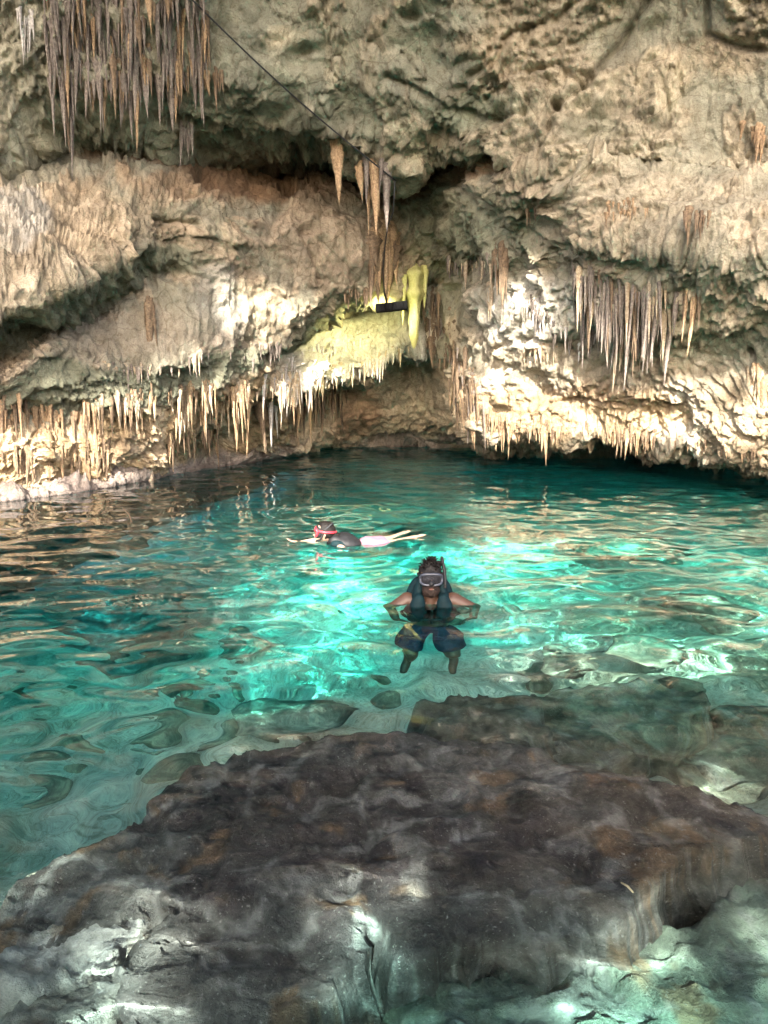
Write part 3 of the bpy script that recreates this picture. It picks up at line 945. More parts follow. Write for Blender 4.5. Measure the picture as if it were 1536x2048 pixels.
def stal_mesh(seed, sides=9, rings=14, blunt=0.0, flare=0.7, spurs=False):
    r = random.Random(seed)
    v, f = [], []
    bend = (r.uniform(-.6, .6), r.uniform(-.6, .6))
    knots = [(r.uniform(0.05, 0.95), r.uniform(0.05, 0.32)) for _ in range(7)]
    ph = [r.uniform(0, 6.28) for _ in range(3)]
    for i in range(rings):
        t_ = i / (rings - 1)
        rad = (1 - t_) ** (0.75 if not blunt else 0.42) + flare * math.exp(-t_ * 9)
        for kt, ka in knots:
            rad *= 1 + ka * math.exp(-((t_ - kt) / 0.045) ** 2)
        if blunt:
            rad *= min(1.0, 0.25 + t_ / 0.16)
        elif spurs:
            rad *= min(1.0, 0.3 + t_ / 0.12)
        rad = max(rad, 0.03)
        ox, oy = bend[0] * t_ * t_, bend[1] * t_ * t_
        for j in range(sides):
            a = 6.2832 * j / sides
            k = 1 + 0.16 * math.sin(2 * a + ph[0] + 2 * t_) + 0.13 * math.sin(3 * a + ph[1] - 4 * t_) + r.uniform(-.06, .06) + (0.10 * math.sin(5 * a + 3 * t_) if blunt else 0)
            v.append((ox + rad * k * math.cos(a), oy + rad * k * math.sin(a), 0.12 - 1.12 * t_))
    for i in range(rings - 1):
        for j in range(sides):
            a, b = i * sides + j, i * sides + (j + 1) % sides
            f.append((a, a + sides, b + sides, b))
    f.append(tuple(range((rings - 1) * sides, rings * sides))[::-1])
    if spurs:                                                             # neighbours grown together with it
        for _ in range(r.choice((0, 1, 1, 2, 3))):
            a, q, h_ = r.uniform(0, 6.28), r.uniform(0.35, 0.6), r.uniform(0.25, 0.8)
            ox, oy, b0 = 0.9 * math.cos(a), 0.9 * math.sin(a), len(v)
            for i in range(7):
                t_ = i / 6
                rad = q * max(0.05, (1 - t_) ** 0.8) * (1 + 0.15 * math.sin(9 * t_ + a))
                for j in range(6):
                    b = 6.2832 * j / 6
                    v.append((ox * (1 - 0.2 * t_) + rad * math.cos(b), oy * (1 - 0.2 * t_) + rad * math.sin(b), 0.1 - (h_ + 0.1) * t_))
            for i in range(6):
                for j in range(6):
                    c_, d_ = b0 + i * 6 + j, b0 + i * 6 + (j + 1) % 6
                    f.append((c_, c_ + 6, d_ + 6, d_))
    m = bpy.data.meshes.new('stalactite')
    m.from_pydata(v, [], f)
    m.polygons.foreach_set('use_smooth', np.ones(len(f), bool))
    return m


POOL = {}


def pool(mat):
    if mat.name not in POOL:
        L = []
        for k in range(14):
            m = stal_mesh(k * 13 + len(POOL) * 101, 8, 13, 0.0, 0.7, True)
            m.materials.append(mat)
            L.append(m)
        POOL[mat.name] = L
    return POOL[mat.name]


sr2 = random.Random(21)


def hang(px_, py_, length, width, mat, parent=None, name='stalactite', mesh=None, push=0.5, forward=0.0):
    h, n = hit(px_, py_)
    if h is None:
        return None
    d = h.y
    rad = 0.5 * width * d / FPX
    ln = length * d / FPX
    o = link(name, mesh or sr2.choice(pool(mat)))
    p_ = h - n * rad * push
    p_.y -= forward
    p_.z += forward * 0.5
    if parent is not None:
        o.parent = parent
        p_ = p_ - parent.location
    o.location = p_
    o.scale = (rad * sr2.uniform(0.7, 1.35), rad, ln)
    o.rotation_euler = (sr2.uniform(-.07, .07), sr2.uniform(-.07, .07), sr2.uniform(0, 6.28))
    return o


def cluster(label, line, count, length, width, mat, jitter=(6, 6), mats=None, at_px=None, clump=True, forward=0.0):
    """stalactites hung along a line of the rock; length and width are ranges in picture units"""
    xs = [q[0] for q in line]
    mid = at_px or (sum(xs) / len(xs), sum(q[1] for q in line) / len(line))
    h, _ = hit(*mid)
    root = empty('stalactite_cluster', h)
    tag(root, label, 'stalactites', 'stalactite clusters')
    L = [math.hypot(b[0] - a[0], b[1] - a[1]) for a, b in zip(line[:-1], line[1:])]
    tot = sum(L)
    count = int(count * 1.35)
    width = (width[0] * 0.45, width[1] * 0.8)
    clumps = [(sr2.random() * tot, sr2.uniform(0.45, 1.0)) for _ in range(max(2, count // 7))]
    for k in range(count):
        tall = 1.0
        if clump and sr2.random() < 0.72 and count > 12:
            c0, tall = sr2.choice(clumps)
            s_ = min(max(c0 + sr2.gauss(0, 9), 0), tot - 0.01)
        else:
            s_ = sr2.random() * tot
            tall = sr2.uniform(0.3, 0.8) if clump and count > 12 else 1.0
        i = 0
        while i < len(L) - 1 and s_ > L[i]:
            s_ -= L[i]
            i += 1
        t_ = min(1, s_ / L[i])
        x = line[i][0] + (line[i + 1][0] - line[i][0]) * t_ + sr2.gauss(0, jitter[0])
        y = line[i][1] + (line[i + 1][1] - line[i][1]) * t_ + sr2.uniform(-jitter[1], jitter[1]) * 1.4
        u = sr2.random() ** 2.3
        ln = (length[0] * 0.7 + (length[1] * 1.05 - length[0] * 0.7) * u) * tall + 6
        w = width[0] + (width[1] - width[0]) * (0.6 * sr2.random() ** 2 + 0.4 * u)
        hang(x, y, ln, w, sr2.choice(mats) if mats else mat, root, forward=forward)
    return root


cluster('dense curtain of grey stalactites hanging at the top left of the cave', [(95, 60), (200, 70), (320, 60), (410, 30)], 200, (60, 165), (9, 22), M_GREY, (8, 85), [M_GREY, M_GREY, M_GREY, M_GREY, M_DARK, M_TAN], (250, 60))
cluster('small pair of brown stalactites just right of the dense grey curtain', [(428, 142), (446, 150)], 4, (40, 80), (9, 16), M_DARK, (4, 6), at_px=(436, 140))
cluster('short pale stalactites at the far left of the grey curtain', [(40, 20), (60, 60)], 8, (30, 70), (6, 11), M_WHITE, (8, 18), at_px=(50, 30))
cluster('thin grey stalactites hanging in front of the left end of the dark crack', [(366, 250), (386, 250)], 4, (50, 85), (9, 15), M_GREY, (5, 8), at_px=(376, 250))
cluster('four thick tan stalactites in front of the right end of the dark crack', [(712, 326), (735, 330), (756, 334), (782, 340)], 9, (70, 130), (16, 26), M_TAN, (5, 8), [M_TAN, M_GREY], (745, 328))
cluster('ragged fringe on the lower lip of the left hanging mass', [(205, 728), (280, 738), (350, 732), (420, 700)], 36, (14, 44), (6, 10), M_GREY, (5, 6), [M_GREY, M_CREAM], (300, 730))
cluster('small fringe under the hanging mass left of the bright hollow', [(430, 705), (500, 705), (560, 700)], 30, (14, 40), (5, 9), M_GREY, (5, 12), at_px=(500, 705))
cluster('two long dark stalactites hanging before the left rock face', [(304, 628), (316, 632)], 3, (130, 165), (13, 18), M_DARK, (2, 5), at_px=(310, 628), forward=0.22)
cluster('brown stalactites crowding over the water at the far left edge', [(0, 822), (60, 838), (130, 846), (200, 828)], 70, (50, 140), (9, 17), M_DARK, (8, 26), [M_DARK, M_TAN, M_TAN], (100, 835))
cluster('long tan stalactites reaching almost to the water at the left edge', [(0, 905), (60, 915), (150, 910), (210, 890)], 34, (45, 95), (9, 16), M_DARK, (8, 16), [M_DARK, M_DARK, M_TAN], (100, 910))
cluster('sunlit row of tan stalactites below the recess on the left', [(200, 806), (280, 795), (350, 790), (420, 768)], 60, (40, 105), (7, 13), M_TAN, (6, 10), [M_TAN, M_CREAM, M_DARK], (300, 795))
cluster('group of longer ochre stalactites at the middle of the left wall', [(350, 812), (400, 800), (450, 790), (510, 775)], 46, (50, 120), (8, 14), M_TAN, (6, 14), [M_TAN, M_TAN, M_CREAM], (430, 795))
cluster('brown stalactites standing close over the water below the ochre group', [(340, 878), (400, 868), (440, 860)], 18, (45, 80), (9, 14), M_DARK, (5, 8), [M_DARK, M_TAN], (390, 868))
cluster('bright cream fringe along the lip of the sunlit shelf, left part', [(515, 770), (560, 762), (610, 762), (650, 752)], 64, (30, 90), (7, 13), M_CREAM, (5, 14), [M_CREAM, M_CREAM, M_WHITE], (580, 764))
cluster('bright cream fringe along the lip of the sunlit shelf, right part', [(655, 748), (700, 734), (760, 716), (815, 694)], 50, (16, 48), (6, 10), M_CREAM, (5, 10), [M_CREAM, M_WHITE], (735, 722))
cluster('white dripstone above the sunlit shelf, left of the lamp', [(570, 728), (620, 706), (680, 686), (740, 668)], 36, (12, 34), (6, 10), M_WHITE, (6, 10), at_px=(650, 695))
cluster('tan stalactites hanging over the water in the shaded hollow', [(600, 810), (640, 795), (690, 778)], 34, (60, 110), (9, 16), M_TAN, (6, 10), [M_TAN, M_DARK], (645, 795))
cluster('thick dripstone pillars reaching the water left of the hollow', [(516, 816), (532, 814)], 3, (100, 112), (18, 24), M_DARK, (2, 4), at_px=(524, 815))
cluster('chalk white dripstone column beside the dark pillars', [(540, 808), (552, 806)], 4, (60, 88), (10, 16), M_WHITE, (3, 4), at_px=(546, 806))
cluster('fluted tan drapery at the tip of the hanging mass behind the lamp', [(735, 470), (760, 455), (790, 470)], 22, (70, 140), (22, 44), M_TAN, (7, 22), [M_TAN, M_DARK], (765, 470), False)
cluster('short brown fringe under the hanging mass, left of the lamp', [(690, 588), (720, 580), (748, 576)], 14, (18, 36), (6, 10), M_DARK, (4, 5), at_px=(720, 582))
cluster('dark stalactites massed right of the yellow one', [(852, 600), (872, 640), (892, 680), (915, 730), (935, 780)], 80, (45, 120), (8, 15), M_DARK, (14, 20), [M_DARK, M_DARK, M_GREY], (890, 670))
cluster('brown stalactites above the water at the foot of the dark mass', [(905, 770), (930, 800), (955, 830)], 36, (45, 95), (7, 13), M_DARK, (12, 18), [M_DARK, M_TAN], (930, 800))
cluster('pale grey fringe high up, right of the yellow stalactite', [(890, 530), (920, 532), (960, 530), (985, 520)], 34, (25, 62), (6, 11), M_CREAM, (7, 12), [M_CREAM, M_GREY], (940, 530))
cluster('thick dark stalactite bundle at the right end of the pale grey fringe', [(990, 500), (1008, 505)], 7, (75, 110), (12, 20), M_DARK, (5, 8), at_px=(1000, 500))
cluster('cream stalactites below the pale grey fringe', [(972, 565), (992, 568)], 5, (45, 70), (7, 12), M_CREAM, (5, 6), at_px=(983, 566))
cluster('large grey stalactite chandelier on the right wall', [(1150, 570), (1210, 600), (1270, 630), (1340, 620)], 120, (40, 110), (8, 16), M_GREY, (10, 40), [M_GREY, M_GREY, M_GREY, M_DARK, M_CREAM], (1250, 605), False)
cluster('stalactites on the lower edge of the right chandelier', [(1190, 660), (1240, 672), (1300, 660)], 40, (35, 80), (8, 14), M_GREY, (8, 12), [M_GREY, M_WHITE, M_CREAM], (1245, 668))
cluster('lone ragged stalactites right of the chandelier', [(1378, 590), (1392, 600)], 6, (60, 115), (8, 14), M_DARK, (6, 10), [M_DARK, M_TAN], (1385, 595))
cluster('ochre drip group in the middle of the sunlit right wall', [(1055, 700), (1085, 694), (1110, 702)], 14, (25, 52), (7, 12), M_TAN, (6, 6), [M_TAN, M_CREAM], (1085, 697))
cluster('purple grey drip ridge running down the sunlit right wall', [(1020, 570), (1060, 605), (1105, 650), (1150, 690)], 40, (20, 52), (7, 12), M_GREY, (10, 10), [M_GREY, M_WHITE], (1085, 630))
cluster('tan stalactite fringe over the water below the right wall', [(968, 832), (1010, 842), (1060, 848), (1130, 846)], 78, (28, 70), (7, 12), M_TAN, (5, 12), [M_TAN, M_TAN, M_DARK], (1050, 845))
cluster('brown stalactites dipping to the water farther right', [(1200, 858), (1250, 862), (1310, 868)], 46, (30, 66), (7, 12), M_DARK, (5, 8), [M_DARK, M_TAN], (1255, 862))
cluster('small scattered fringe along the right half of the low ledge', [(1130, 846), (1180, 850), (1340, 876), (1420, 892), (1520, 908)], 44, (12, 34), (6, 10), M_DARK, (5, 6), [M_DARK, M_TAN], (1280, 864))
cluster('ochre dripstone at the right edge of the picture', [(1494, 740), (1520, 760), (1534, 790)], 22, (50, 110), (9, 15), M_TAN, (7, 14), [M_TAN, M_CREAM], (1515, 765))
cluster('short brown stalactites on the ceiling at the upper right edge', [(1470, 285), (1500, 290), (1534, 300)], 16, (30, 70), (8, 13), M_TAN, (6, 12), at_px=(1500, 290), forward=0.22)
cluster('little brown stub of stalactites in the middle of the right ceiling', [(1046, 422), (1070, 424)], 5, (30, 44), (12, 17), M_DARK, (4, 4), at_px=(1058, 424), forward=0.22)
cluster('row of small brown stalactites on the right ceiling', [(1352, 448), (1372, 450), (1400, 452)], 9, (35, 60), (9, 14), M_DARK, (5, 5), at_px=(1370, 450), forward=0.22)
cluster('scattered small drips between the two brown stubs on the right ceiling', [(1195, 440), (1230, 432), (1290, 436)], 18, (14, 30), (6, 9), M_TAN, (10, 10), at_px=(1240, 436), forward=0.22)


def lone(label, px_, py_, d, length, width, mat, seed, blunt=0.0):
    m = stal_mesh(seed, 14, 26, blunt, 0.15)
    m.materials.append(mat)
    o = link('stalactite', m)
    p_ = hit(px_, py_)[0]
    d = p_.y
    o.location = p_ + Vector((0, 0.05, 0.0))
    s_ = 0.5 * width * d / FPX
    o.scale = (s_, s_, length * d / FPX)
    tag(o, label, 'stalactite', 'single stalactites')
    return o


h_, _ = hit(675, 292)
lone('single pointed tan stalactite hanging before the middle of the dark crack', 675, 288, h_.y - 0.1, 108, 26, M_TAN, 501)
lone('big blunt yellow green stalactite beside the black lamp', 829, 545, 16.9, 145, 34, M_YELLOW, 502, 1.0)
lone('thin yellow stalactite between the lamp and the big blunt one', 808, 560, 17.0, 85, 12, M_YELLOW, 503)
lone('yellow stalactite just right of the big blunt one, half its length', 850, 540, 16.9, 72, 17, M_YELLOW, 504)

# ------------------------------------------------------------------ cable and lamp
def tube(pts, r, sides=6):
    v, f = [], []
    n = len(pts)
    for i, p_ in enumerate(pts):
        a = Vector(pts[max(0, i - 1)])
        b = Vector(pts[min(n - 1, i + 1)])
        dr = (b - a).normalized()
        u = dr.cross(Vector((0.3, 0.2, 1))).normalized()
        w = dr.cross(u)
        rr = r[i] if isinstance(r, (list, tuple)) else r
        for j in range(sides):
            t_ = 6.2832 * j / sides
            v.append(Vector(p_) + (u * math.cos(t_) + w * math.sin(t_)) * rr)
    for i in range(n - 1):
        for j in range(sides):
            a, b = i * sides + j, i * sides + (j + 1) % sides
            f.append((a, b, b + sides, a + sides))
    f.append(tuple(range(sides))[::-1])
    f.append(tuple(range((n - 1) * sides, n * sides)))
    return v, f


def poly_mesh(name, v, f, smooth=True):
    m = bpy.data.meshes.new(name)
    m.from_pydata([tuple(x) for x in v], [], f)
    m.polygons.foreach_set('use_smooth', np.full(len(f), smooth))
    m.update()
    return m


M_RUBBER = plain('black_rubber', (0.012, 0.012, 0.013), 0.5)
M_HOUSING = plain('black_housing', (0.004, 0.004, 0.004), 0.8, 0.1)
line = []
for k in range(30):
    t_ = k / 29
    line.append((355 + (792 - 355) * t_, -30 + (362 + 30) * t_ + 14 * math.sin(math.pi * t_)))
dep = [hit(*q)[0].y for q in line]
a0, a1 = dep[0] - 0.25, dep[-1] - 0.35
gap = min(d_ - (a0 + (a1 - a0) * k / 29) for k, d_ in enumerate(dep))
shift = min(0, gap - 0.06)
pts = [Vector(at(q[0], q[1], a0 + (a1 - a0) * k / 29 + shift)) for k, q in enumerate(line)]
v, f = tube(pts, 0.013)
tag(link('cable', poly_mesh('cable', v, f), M_RUBBER), 'long black cable strung diagonally across the ceiling from the top', 'cable')
lamp_at = Vector(at(783, 614, 16.4))
pts = [Vector(at(790, 362, a1 + shift))]
for k, (x, y) in enumerate(((788, 400), (786, 425), (776, 450), (770, 490), (766, 540), (768, 585), (772, 604))):
    pts.append(Vector(at(x, y, a1 + shift + (16.4 - a1 - shift) * (k + 1) / 7 - 0.5 * math.sin(math.pi * (k + 1) / 7.0))))
v, f = tube(pts, 0.012)
tag(link('cable', poly_mesh('cable', v, f), M_RUBBER), 'short loose cable dropping from the crack down to the black lamp', 'cable')


def box_mesh(name, sx, sy, sz, bevel=0.01):
    b = bmesh.new()
    bmesh.ops.create_cube(b, size=1)
    for q in b.verts:
        q.co = (q.co.x * sx, q.co.y * sy, q.co.z * sz)
    bmesh.ops.bevel(b, geom=b.edges[:], offset=bevel, segments=2, affect='EDGES')
    m = bpy.data.meshes.new(name)
    b.to_mesh(m)
    b.free()
    return m


lamp = empty('flood_lamp', lamp_at)
lamp.rotation_euler = (R(-8), R(-7), R(8))
tag(lamp, 'black bar shaped flood lamp hanging between the stalactites at the back', 'lamp')
link('housing', box_mesh('housing', 0.66, 0.13, 0.17, 0.012), M_HOUSING, lamp)
for k in range(7):
    fin = link('cooling_fin', box_mesh('cooling_fin', 0.012, 0.03, 0.15, 0.003), M_HOUSING, lamp)
    fin.location = (-0.24 + 0.08 * k, -0.083, 0)
br_v, br_f = tube([(-0.08, 0, 0.06), (-0.08, 0.0, 0.13), (-0.10, 0.02, 0.4)], 0.012)
link('bracket', poly_mesh('bracket', br_v, br_f), M_HOUSING, lamp)
em = bpy.data.materials.new('lamp_lens')
em.use_nodes = True
en = em.node_tree
en.nodes.remove(en.nodes['Principled BSDF'])
ee = en.nodes.new('ShaderNodeEmission')
ee.inputs[0].default_value = (0.95, 1.0, 0.25, 1)
ee.inputs[1].default_value = 6.0
en.links.new(ee.outputs[0], en.nodes['Material Output'].inputs[0])
lens = link('lens', box_mesh('lens', 0.52, 0.012, 0.11, 0.003), em, lamp)
lens.location = (0, 0.079, 0)
al = bpy.data.lights.new('lamp_light', 'AREA')
al.shape = 'RECTANGLE'
al.size, al.size_y = 0.5, 0.1
al.energy = 15
al.spread = R(95)
al.color = (1.0, 0.96, 0.42)
lo = bpy.data.objects.new('lamp_light', al)
C.objects.link(lo)
lo.parent = lamp
lo.location = (0, 0.1, 0)
lo.rotation_euler = (R(-90), 0, R(205))

# ------------------------------------------------------------------ twigs
M_TWIG = plain('dead_wood', (0.10, 0.07, 0.045), 0.8, 0.2, 0.3, 40)
M_STRAW = plain('pale_wood', (0.45, 0.36, 0.22), 0.8, 0.2, 0.2, 40)
w0 = on_plane(258, 1045, 0.0)
pts = [Vector((w0[0] + dx, w0[1], dz)) for dx, dz in ((0.05, -0.10), (0.035, 0.0), (0.02, 0.06), (0.0, 0.11), (-0.05, 0.16), (-0.06, 0.18))]
v, f = tube(pts, [0.012, 0.011, 0.010, 0.009, 0.007, 0.004])
tag(link('twig', poly_mesh('twig', v, f), M_TWIG), 'bent dark twig sticking out of the water at left', 'twig')
a_ = under(1243, 1757, -0.05)
b_ = under(1267, 1783, -0.05)
v, f = tube([Vector(a_) + Vector((0, 0, -0.02)), (Vector(a_) + Vector(b_)) / 2, Vector(b_)], [0.004, 0.005, 0.003])
tag(link('straw', poly_mesh('straw', v, f), M_STRAW), 'short pale straw lying on the right part of the dark slab', 'straw')

# ------------------------------------------------------------------ people
def ellipsoid(c, r, rot=None, n=(20, 14), top=None):
    v, f = [], []
    Rm = rot.to_matrix() if rot is not None else Matrix.Identity(3)
    U, W = n
    for i in range(W + 1):
        th = math.pi * i / W
        for j in range(U):
            a = 6.2832 * j / U
            q = Vector((r[0] * math.sin(th) * math.cos(a), r[1] * math.sin(th) * math.sin(a), r[2] * math.cos(th)))
            v.append(Vector(c) + Rm @ q)
    for i in range(W):
        for j in range(U):
            a, b = i * U + j, i * U + (j + 1) % U
            f.append((a, a + U, b + U, b))
    return v, f


def limb(pts, radii, sides=14, sub=5):
    """a tapering tube with rounded ends along a joint chain"""
    P, Q = [], []
    n = len(pts)
    for i in range(n - 1):
        for k in range(sub):
            t_ = k / sub
            P.append(Vector(pts[i]).lerp(Vector(pts[i + 1]), t_))
            Q.append(radii[i] + (radii[i + 1] - radii[i]) * t_)
    P.append(Vector(pts[-1]))
    Q.append(radii[-1])
    parts = [tube(P, Q, sides)]
    for p_, r_ in zip(pts, radii):
        parts.append(ellipsoid(p_, (r_, r_, r_), n=(12, 8)))
    return parts


def fuse(name, parts, voxel=0.008, smooth=3, origin=(0, 0, 0)):
    """one continuous skin over overlapping volumes"""
    V, F, off = [], [], 0
    for v, f in parts:
        V += [tuple(Vector(x) - Vector(origin)) for x in v]
        F += [tuple(i + off for i in q) for q in f]
        off += len(v)
    m = bpy.data.meshes.new(name)
    m.from_pydata(V, [], F)
    b = bmesh.new()
    b.from_mesh(m)
    bmesh.ops.remove_doubles(b, verts=b.verts, dist=1e-5)
    bmesh.ops.recalc_face_normals(b, faces=b.faces)
    b.to_mesh(m)
    b.free()
    o = bpy.data.objects.new('tmp', m)
    C.objects.link(o)
    md = o.modifiers.new('r', 'REMESH')
    md.mode = 'VOXEL'
    md.voxel_size = voxel
    md.use_smooth_shade = True
    sm = o.modifiers.new('s', 'SMOOTH')
    sm.factor = 0.5
    sm.iterations = smooth
    dg = bpy.context.evaluated_depsgraph_get()
    out = bpy.data.meshes.new_from_object(o.evaluated_get(dg))
    out.name = name
    bpy.data.objects.remove(o)
    out.polygons.foreach_set('use_smooth', np.ones(len(out.polygons), bool))
    return out


def hand(wrist, tip_dir, side, curl, scale=1.0):
    """palm, four fingers of unequal length and a thumb from the side of the palm"""
    w = Vector(wrist)
    d = Vector(tip_dir).normalized()
    s_ = Vector(side).normalized()
    n = d.cross(s_).normalized()
    parts = []
    palm = w + d * 0.05 * scale
    q = Matrix((s_, d, n)).transposed().to_quaternion()
    parts.append(ellipsoid(palm, (0.042 * scale, 0.052 * scale, 0.017 * scale), q, (14, 10)))
    for k, ln in enumerate((0.066, 0.076, 0.071, 0.056)):
        off = s_ * (0.029 - 0.0195 * k) * scale
        a = palm + d * 0.038 * scale + off
        dd = (d + s_ * (0.16 - 0.11 * k)).normalized()
        b_ = a + (dd * math.cos(curl * 0.4) + n * math.sin(curl * 0.4)) * ln * 0.55 * scale
        c_ = b_ + (dd * math.cos(curl) + n * math.sin(curl)) * ln * 0.5 * scale
        parts += limb([a - d * 0.01, b_, c_], [0.0095 * scale, 0.0088 * scale, 0.007 * scale], 8, 3)
    a = w + d * 0.025 * scale + s_ * 0.034 * scale
    b_ = a + (s_ * 0.75 + d * 0.6).normalized() * 0.038 * scale
    c_ = b_ + (s_ * 0.3 + d * 0.95).normalized() * 0.030 * scale
    parts += limb([w + d * 0.02 + s_ * 0.018 * scale, a, b_, c_], [0.013 * scale, 0.0125 * scale, 0.010 * scale, 0.008 * scale], 8, 3)
    return parts


def skin_mat(name, c):
    t = NT(name)
    co = t.coord(obj=True)
    n = t.noise(co, 14, 4)
    t.b.inputs['Subsurface Weight'].default_value = 0.08
    t.b.inputs['Subsurface Radius'].default_value = (0.02, 0.008, 0.004)
    return t.done(t.mix(t.ramp(n, [(0.3, 0.0), (0.7, 1.0)]), tuple(x * 0.85 for x in c), tuple(x * 1.1 for x in c)), 0.45, t.bump(t.noise(co, 120, 2), 0.1, 0.002), 0.35)


M_SKIN_M = skin_mat('tanned_skin', (0.075, 0.040, 0.026))
M_SKIN_F = skin_mat('fair_skin', (0.34, 0.215, 0.155))
M_HAIR = plain('wet_black_hair', (0.007, 0.005, 0.004), 0.6, 0.25, 0.4, 60, bump=0.6)
M_BEARD = plain('dark_beard', (0.022, 0.012, 0.008), 0.7, 0.3, 0.4, 90, bump=0.8)
M_VEST = plain('dark_teal_vest', (0.0025, 0.014, 0.017), 0.7, 0.15, 0.25, 18, bump=0.3)
M_BLACK = plain('black_webbing', (0.008, 0.008, 0.009), 0.6, 0.4, 0.2, 30)
M_NAVY = plain('navy_shorts', (0.012, 0.016, 0.036), 0.8, 0.2, 0.5, 22, bump=0.4)
M_PINK = plain('pink_shorts', (0.30, 0.13, 0.17), 0.7, 0.3, 0.12, 20, bump=0.3)
M_GREYFRAME = plain('grey_silicone', (0.045, 0.05, 0.065), 0.35, 0.5, 0.15, 20)
M_REDFRAME = plain('red_mask_frame', (0.50, 0.03, 0.045), 0.35, 0.5, 0.15, 20)
M_LIP = plain('lip', (0.16, 0.065, 0.05), 0.45, 0.4, 0.1, 40)
M_EYE = plain('eye_white', (0.55, 0.52, 0.48), 0.2, 0.5, 0.05, 40)
M_IRIS = plain('dark_iris', (0.02, 0.012, 0.008), 0.1, 0.5, 0.05, 40)
tg = NT('mask_glass')
tg.b.inputs['Transmission Weight'].default_value = 0.85
tg.b.inputs['IOR'].default_value = 1.05
M_LENS = tg.done((0.16, 0.16, 0.18), 0.05, None, 0.25)


def child(name, parts, mat, root, voxel=None, smooth=2):
    o_ = (root.parent or root).location               # parts keep the thing's own origin
    if voxel:
        me = fuse(name, parts, voxel, smooth, o_)
    else:
        V, F, off = [], [], 0
        for v, f in parts:
            V += [Vector(x) - o_ for x in v]
            F += [tuple(i + off for i in q) for q in f]
            off += len(v)
        me = poly_mesh(name, V, F)
    return link(name, me, mat, root)


def loop_tube(fn, n, r, sides=8):
    """closed tube along fn(angle)"""
    pts = [Vector(fn(6.2832 * k / n)) for k in range(n)]
    v, f = [], []
    for i in range(n):
        dr = (pts[(i + 1) % n] - pts[i - 1]).normalized()
        ref = Vector((0, 1, 0.01)) if abs(dr.y) < 0.8 else Vector((0, 0.01, 1))
        u = dr.cross(ref).normalized()
        w = dr.cross(u)
        for j in range(sides):
            a = 6.2832 * j / sides
            v.append(pts[i] + (u * math.cos(a) + w * math.sin(a)) * r)
    for i in range(n):
        for j in range(sides):
            a, b = i * sides + j, i * sides + (j + 1) % sides
            c_, d_ = ((i + 1) % n) * sides + j, ((i + 1) % n) * sides + (j + 1) % sides
            f.append((a, b, d_, c_))
    return v, f


def spiky(c, r, rot, seed, spikes=0.012, cut=None, amp=0.006):
    v, f = ellipsoid(c, r, rot, (48, 32))
    a = np.array([tuple(x) for x in v])
    d = a - np.array(c)
    n_ = vnoise(d * 55 + seed) * amp + np.clip(vnoise(d * 38 + seed + 9), 0, 1) * spikes
    a = a + d / (np.linalg.norm(d, axis=1)[:, None] + 1e-9) * n_[:, None]
    keep_ = [True] * len(a) if cut is None else [cut(Vector(x)) for x in a]
    f = [q for q in f if all(keep_[i] for i in q)]
    return [Vector(x) for x in a], f


# --- the man, upright in the water, facing the camera
mx, my = 0.345, 5.6
man = empty('person', (mx, my, -1.36))
tag(man, 'bearded man in mask and dark teal vest standing chest deep, arms out', 'person', 'people in the water')


def mp(x, y, z):
    return (mx + x, my + y, z)


hd = Quaternion((0, 0, 1), R(-6)) @ Quaternion((1, 0, 0), R(-4))
parts = [ellipsoid(mp(0, 0.012, 0.205), (0.077, 0.097, 0.112), hd), ellipsoid(mp(0, -0.035, 0.135), (0.056, 0.066, 0.066), hd), ellipsoid(mp(0, -0.098, 0.180), (0.014, 0.020, 0.026)),
         ellipsoid(mp(-0.08, 0.012, 0.185), (0.011, 0.02, 0.031)), ellipsoid(mp(0.08, 0.012, 0.185), (0.011, 0.02, 0.031)),
         ellipsoid(mp(0, 0.03, -0.19), (0.175, 0.105, 0.19)), ellipsoid(mp(0, 0.02, -0.42), (0.15, 0.10, 0.2)), ellipsoid(mp(0, 0.02, -0.6), (0.16, 0.108, 0.12))]
parts += limb([mp(0, 0.03, -0.06), mp(0, 0.015, 0.12)], [0.066, 0.056])
for s_ in (-1, 1):
    el = mp(-0.31, 0.0, -0.06) if s_ < 0 else mp(0.33, 0.0, -0.05)
    wr_ = mp(-0.25, -0.15, -0.24) if s_ < 0 else mp(0.30, -0.18, -0.19)
    parts += limb([mp(0.06 * s_, 0.03, -0.03), mp(0.172 * s_, 0.03, 0.018), el], [0.075, 0.063, 0.046])
    parts += limb([el, wr_], [0.046, 0.03])
    hdir = (-s_ * 0.75, -0.45, -0.15)
    parts += hand(wr_, hdir, (0.2 * s_, -0.4, 0.8), 0.9 * -s_)
    kn = mp(0.17 * s_, -0.24, -0.91)
    an = mp(0.20 * s_, 0.06, -1.20)
    parts += limb([mp(0.09 * s_, 0.02, -0.62), kn], [0.092, 0.06])
    parts += limb([kn, mp(0.185 * s_, -0.09, -1.04), an], [0.06, 0.056, 0.038])
    parts += limb([an, mp(0.21 * s_, 0.03, -1.26), mp(0.22 * s_, -0.10, -1.34)], [0.038, 0.04, 0.026])
child('body', parts, M_SKIN_M, man, 0.0075, 4)
tufts = []
tr = random.Random(4)
for _ in range(70):
    a, b = tr.uniform(0, 6.28), tr.uniform(0.0, 1.1)
    n_ = Vector((math.sin(b) * math.cos(a), math.sin(b) * math.sin(a), math.cos(b)))
    q = Vector(mp(0, 0.022, 0.222)) + Vector((n_.x * 0.082, n_.y * 0.098, n_.z * 0.104))
    tufts.append(tube([q, q + n_ * 0.018 + Vector((tr.uniform(-.012, .012), tr.uniform(-.012, .012), 0.004)), q + n_ * tr.uniform(0.02, 0.034) + Vector((tr.uniform(-.02, .02), tr.uniform(-.02, .02), 0.0))], [0.009, 0.006, 0.001], 5))
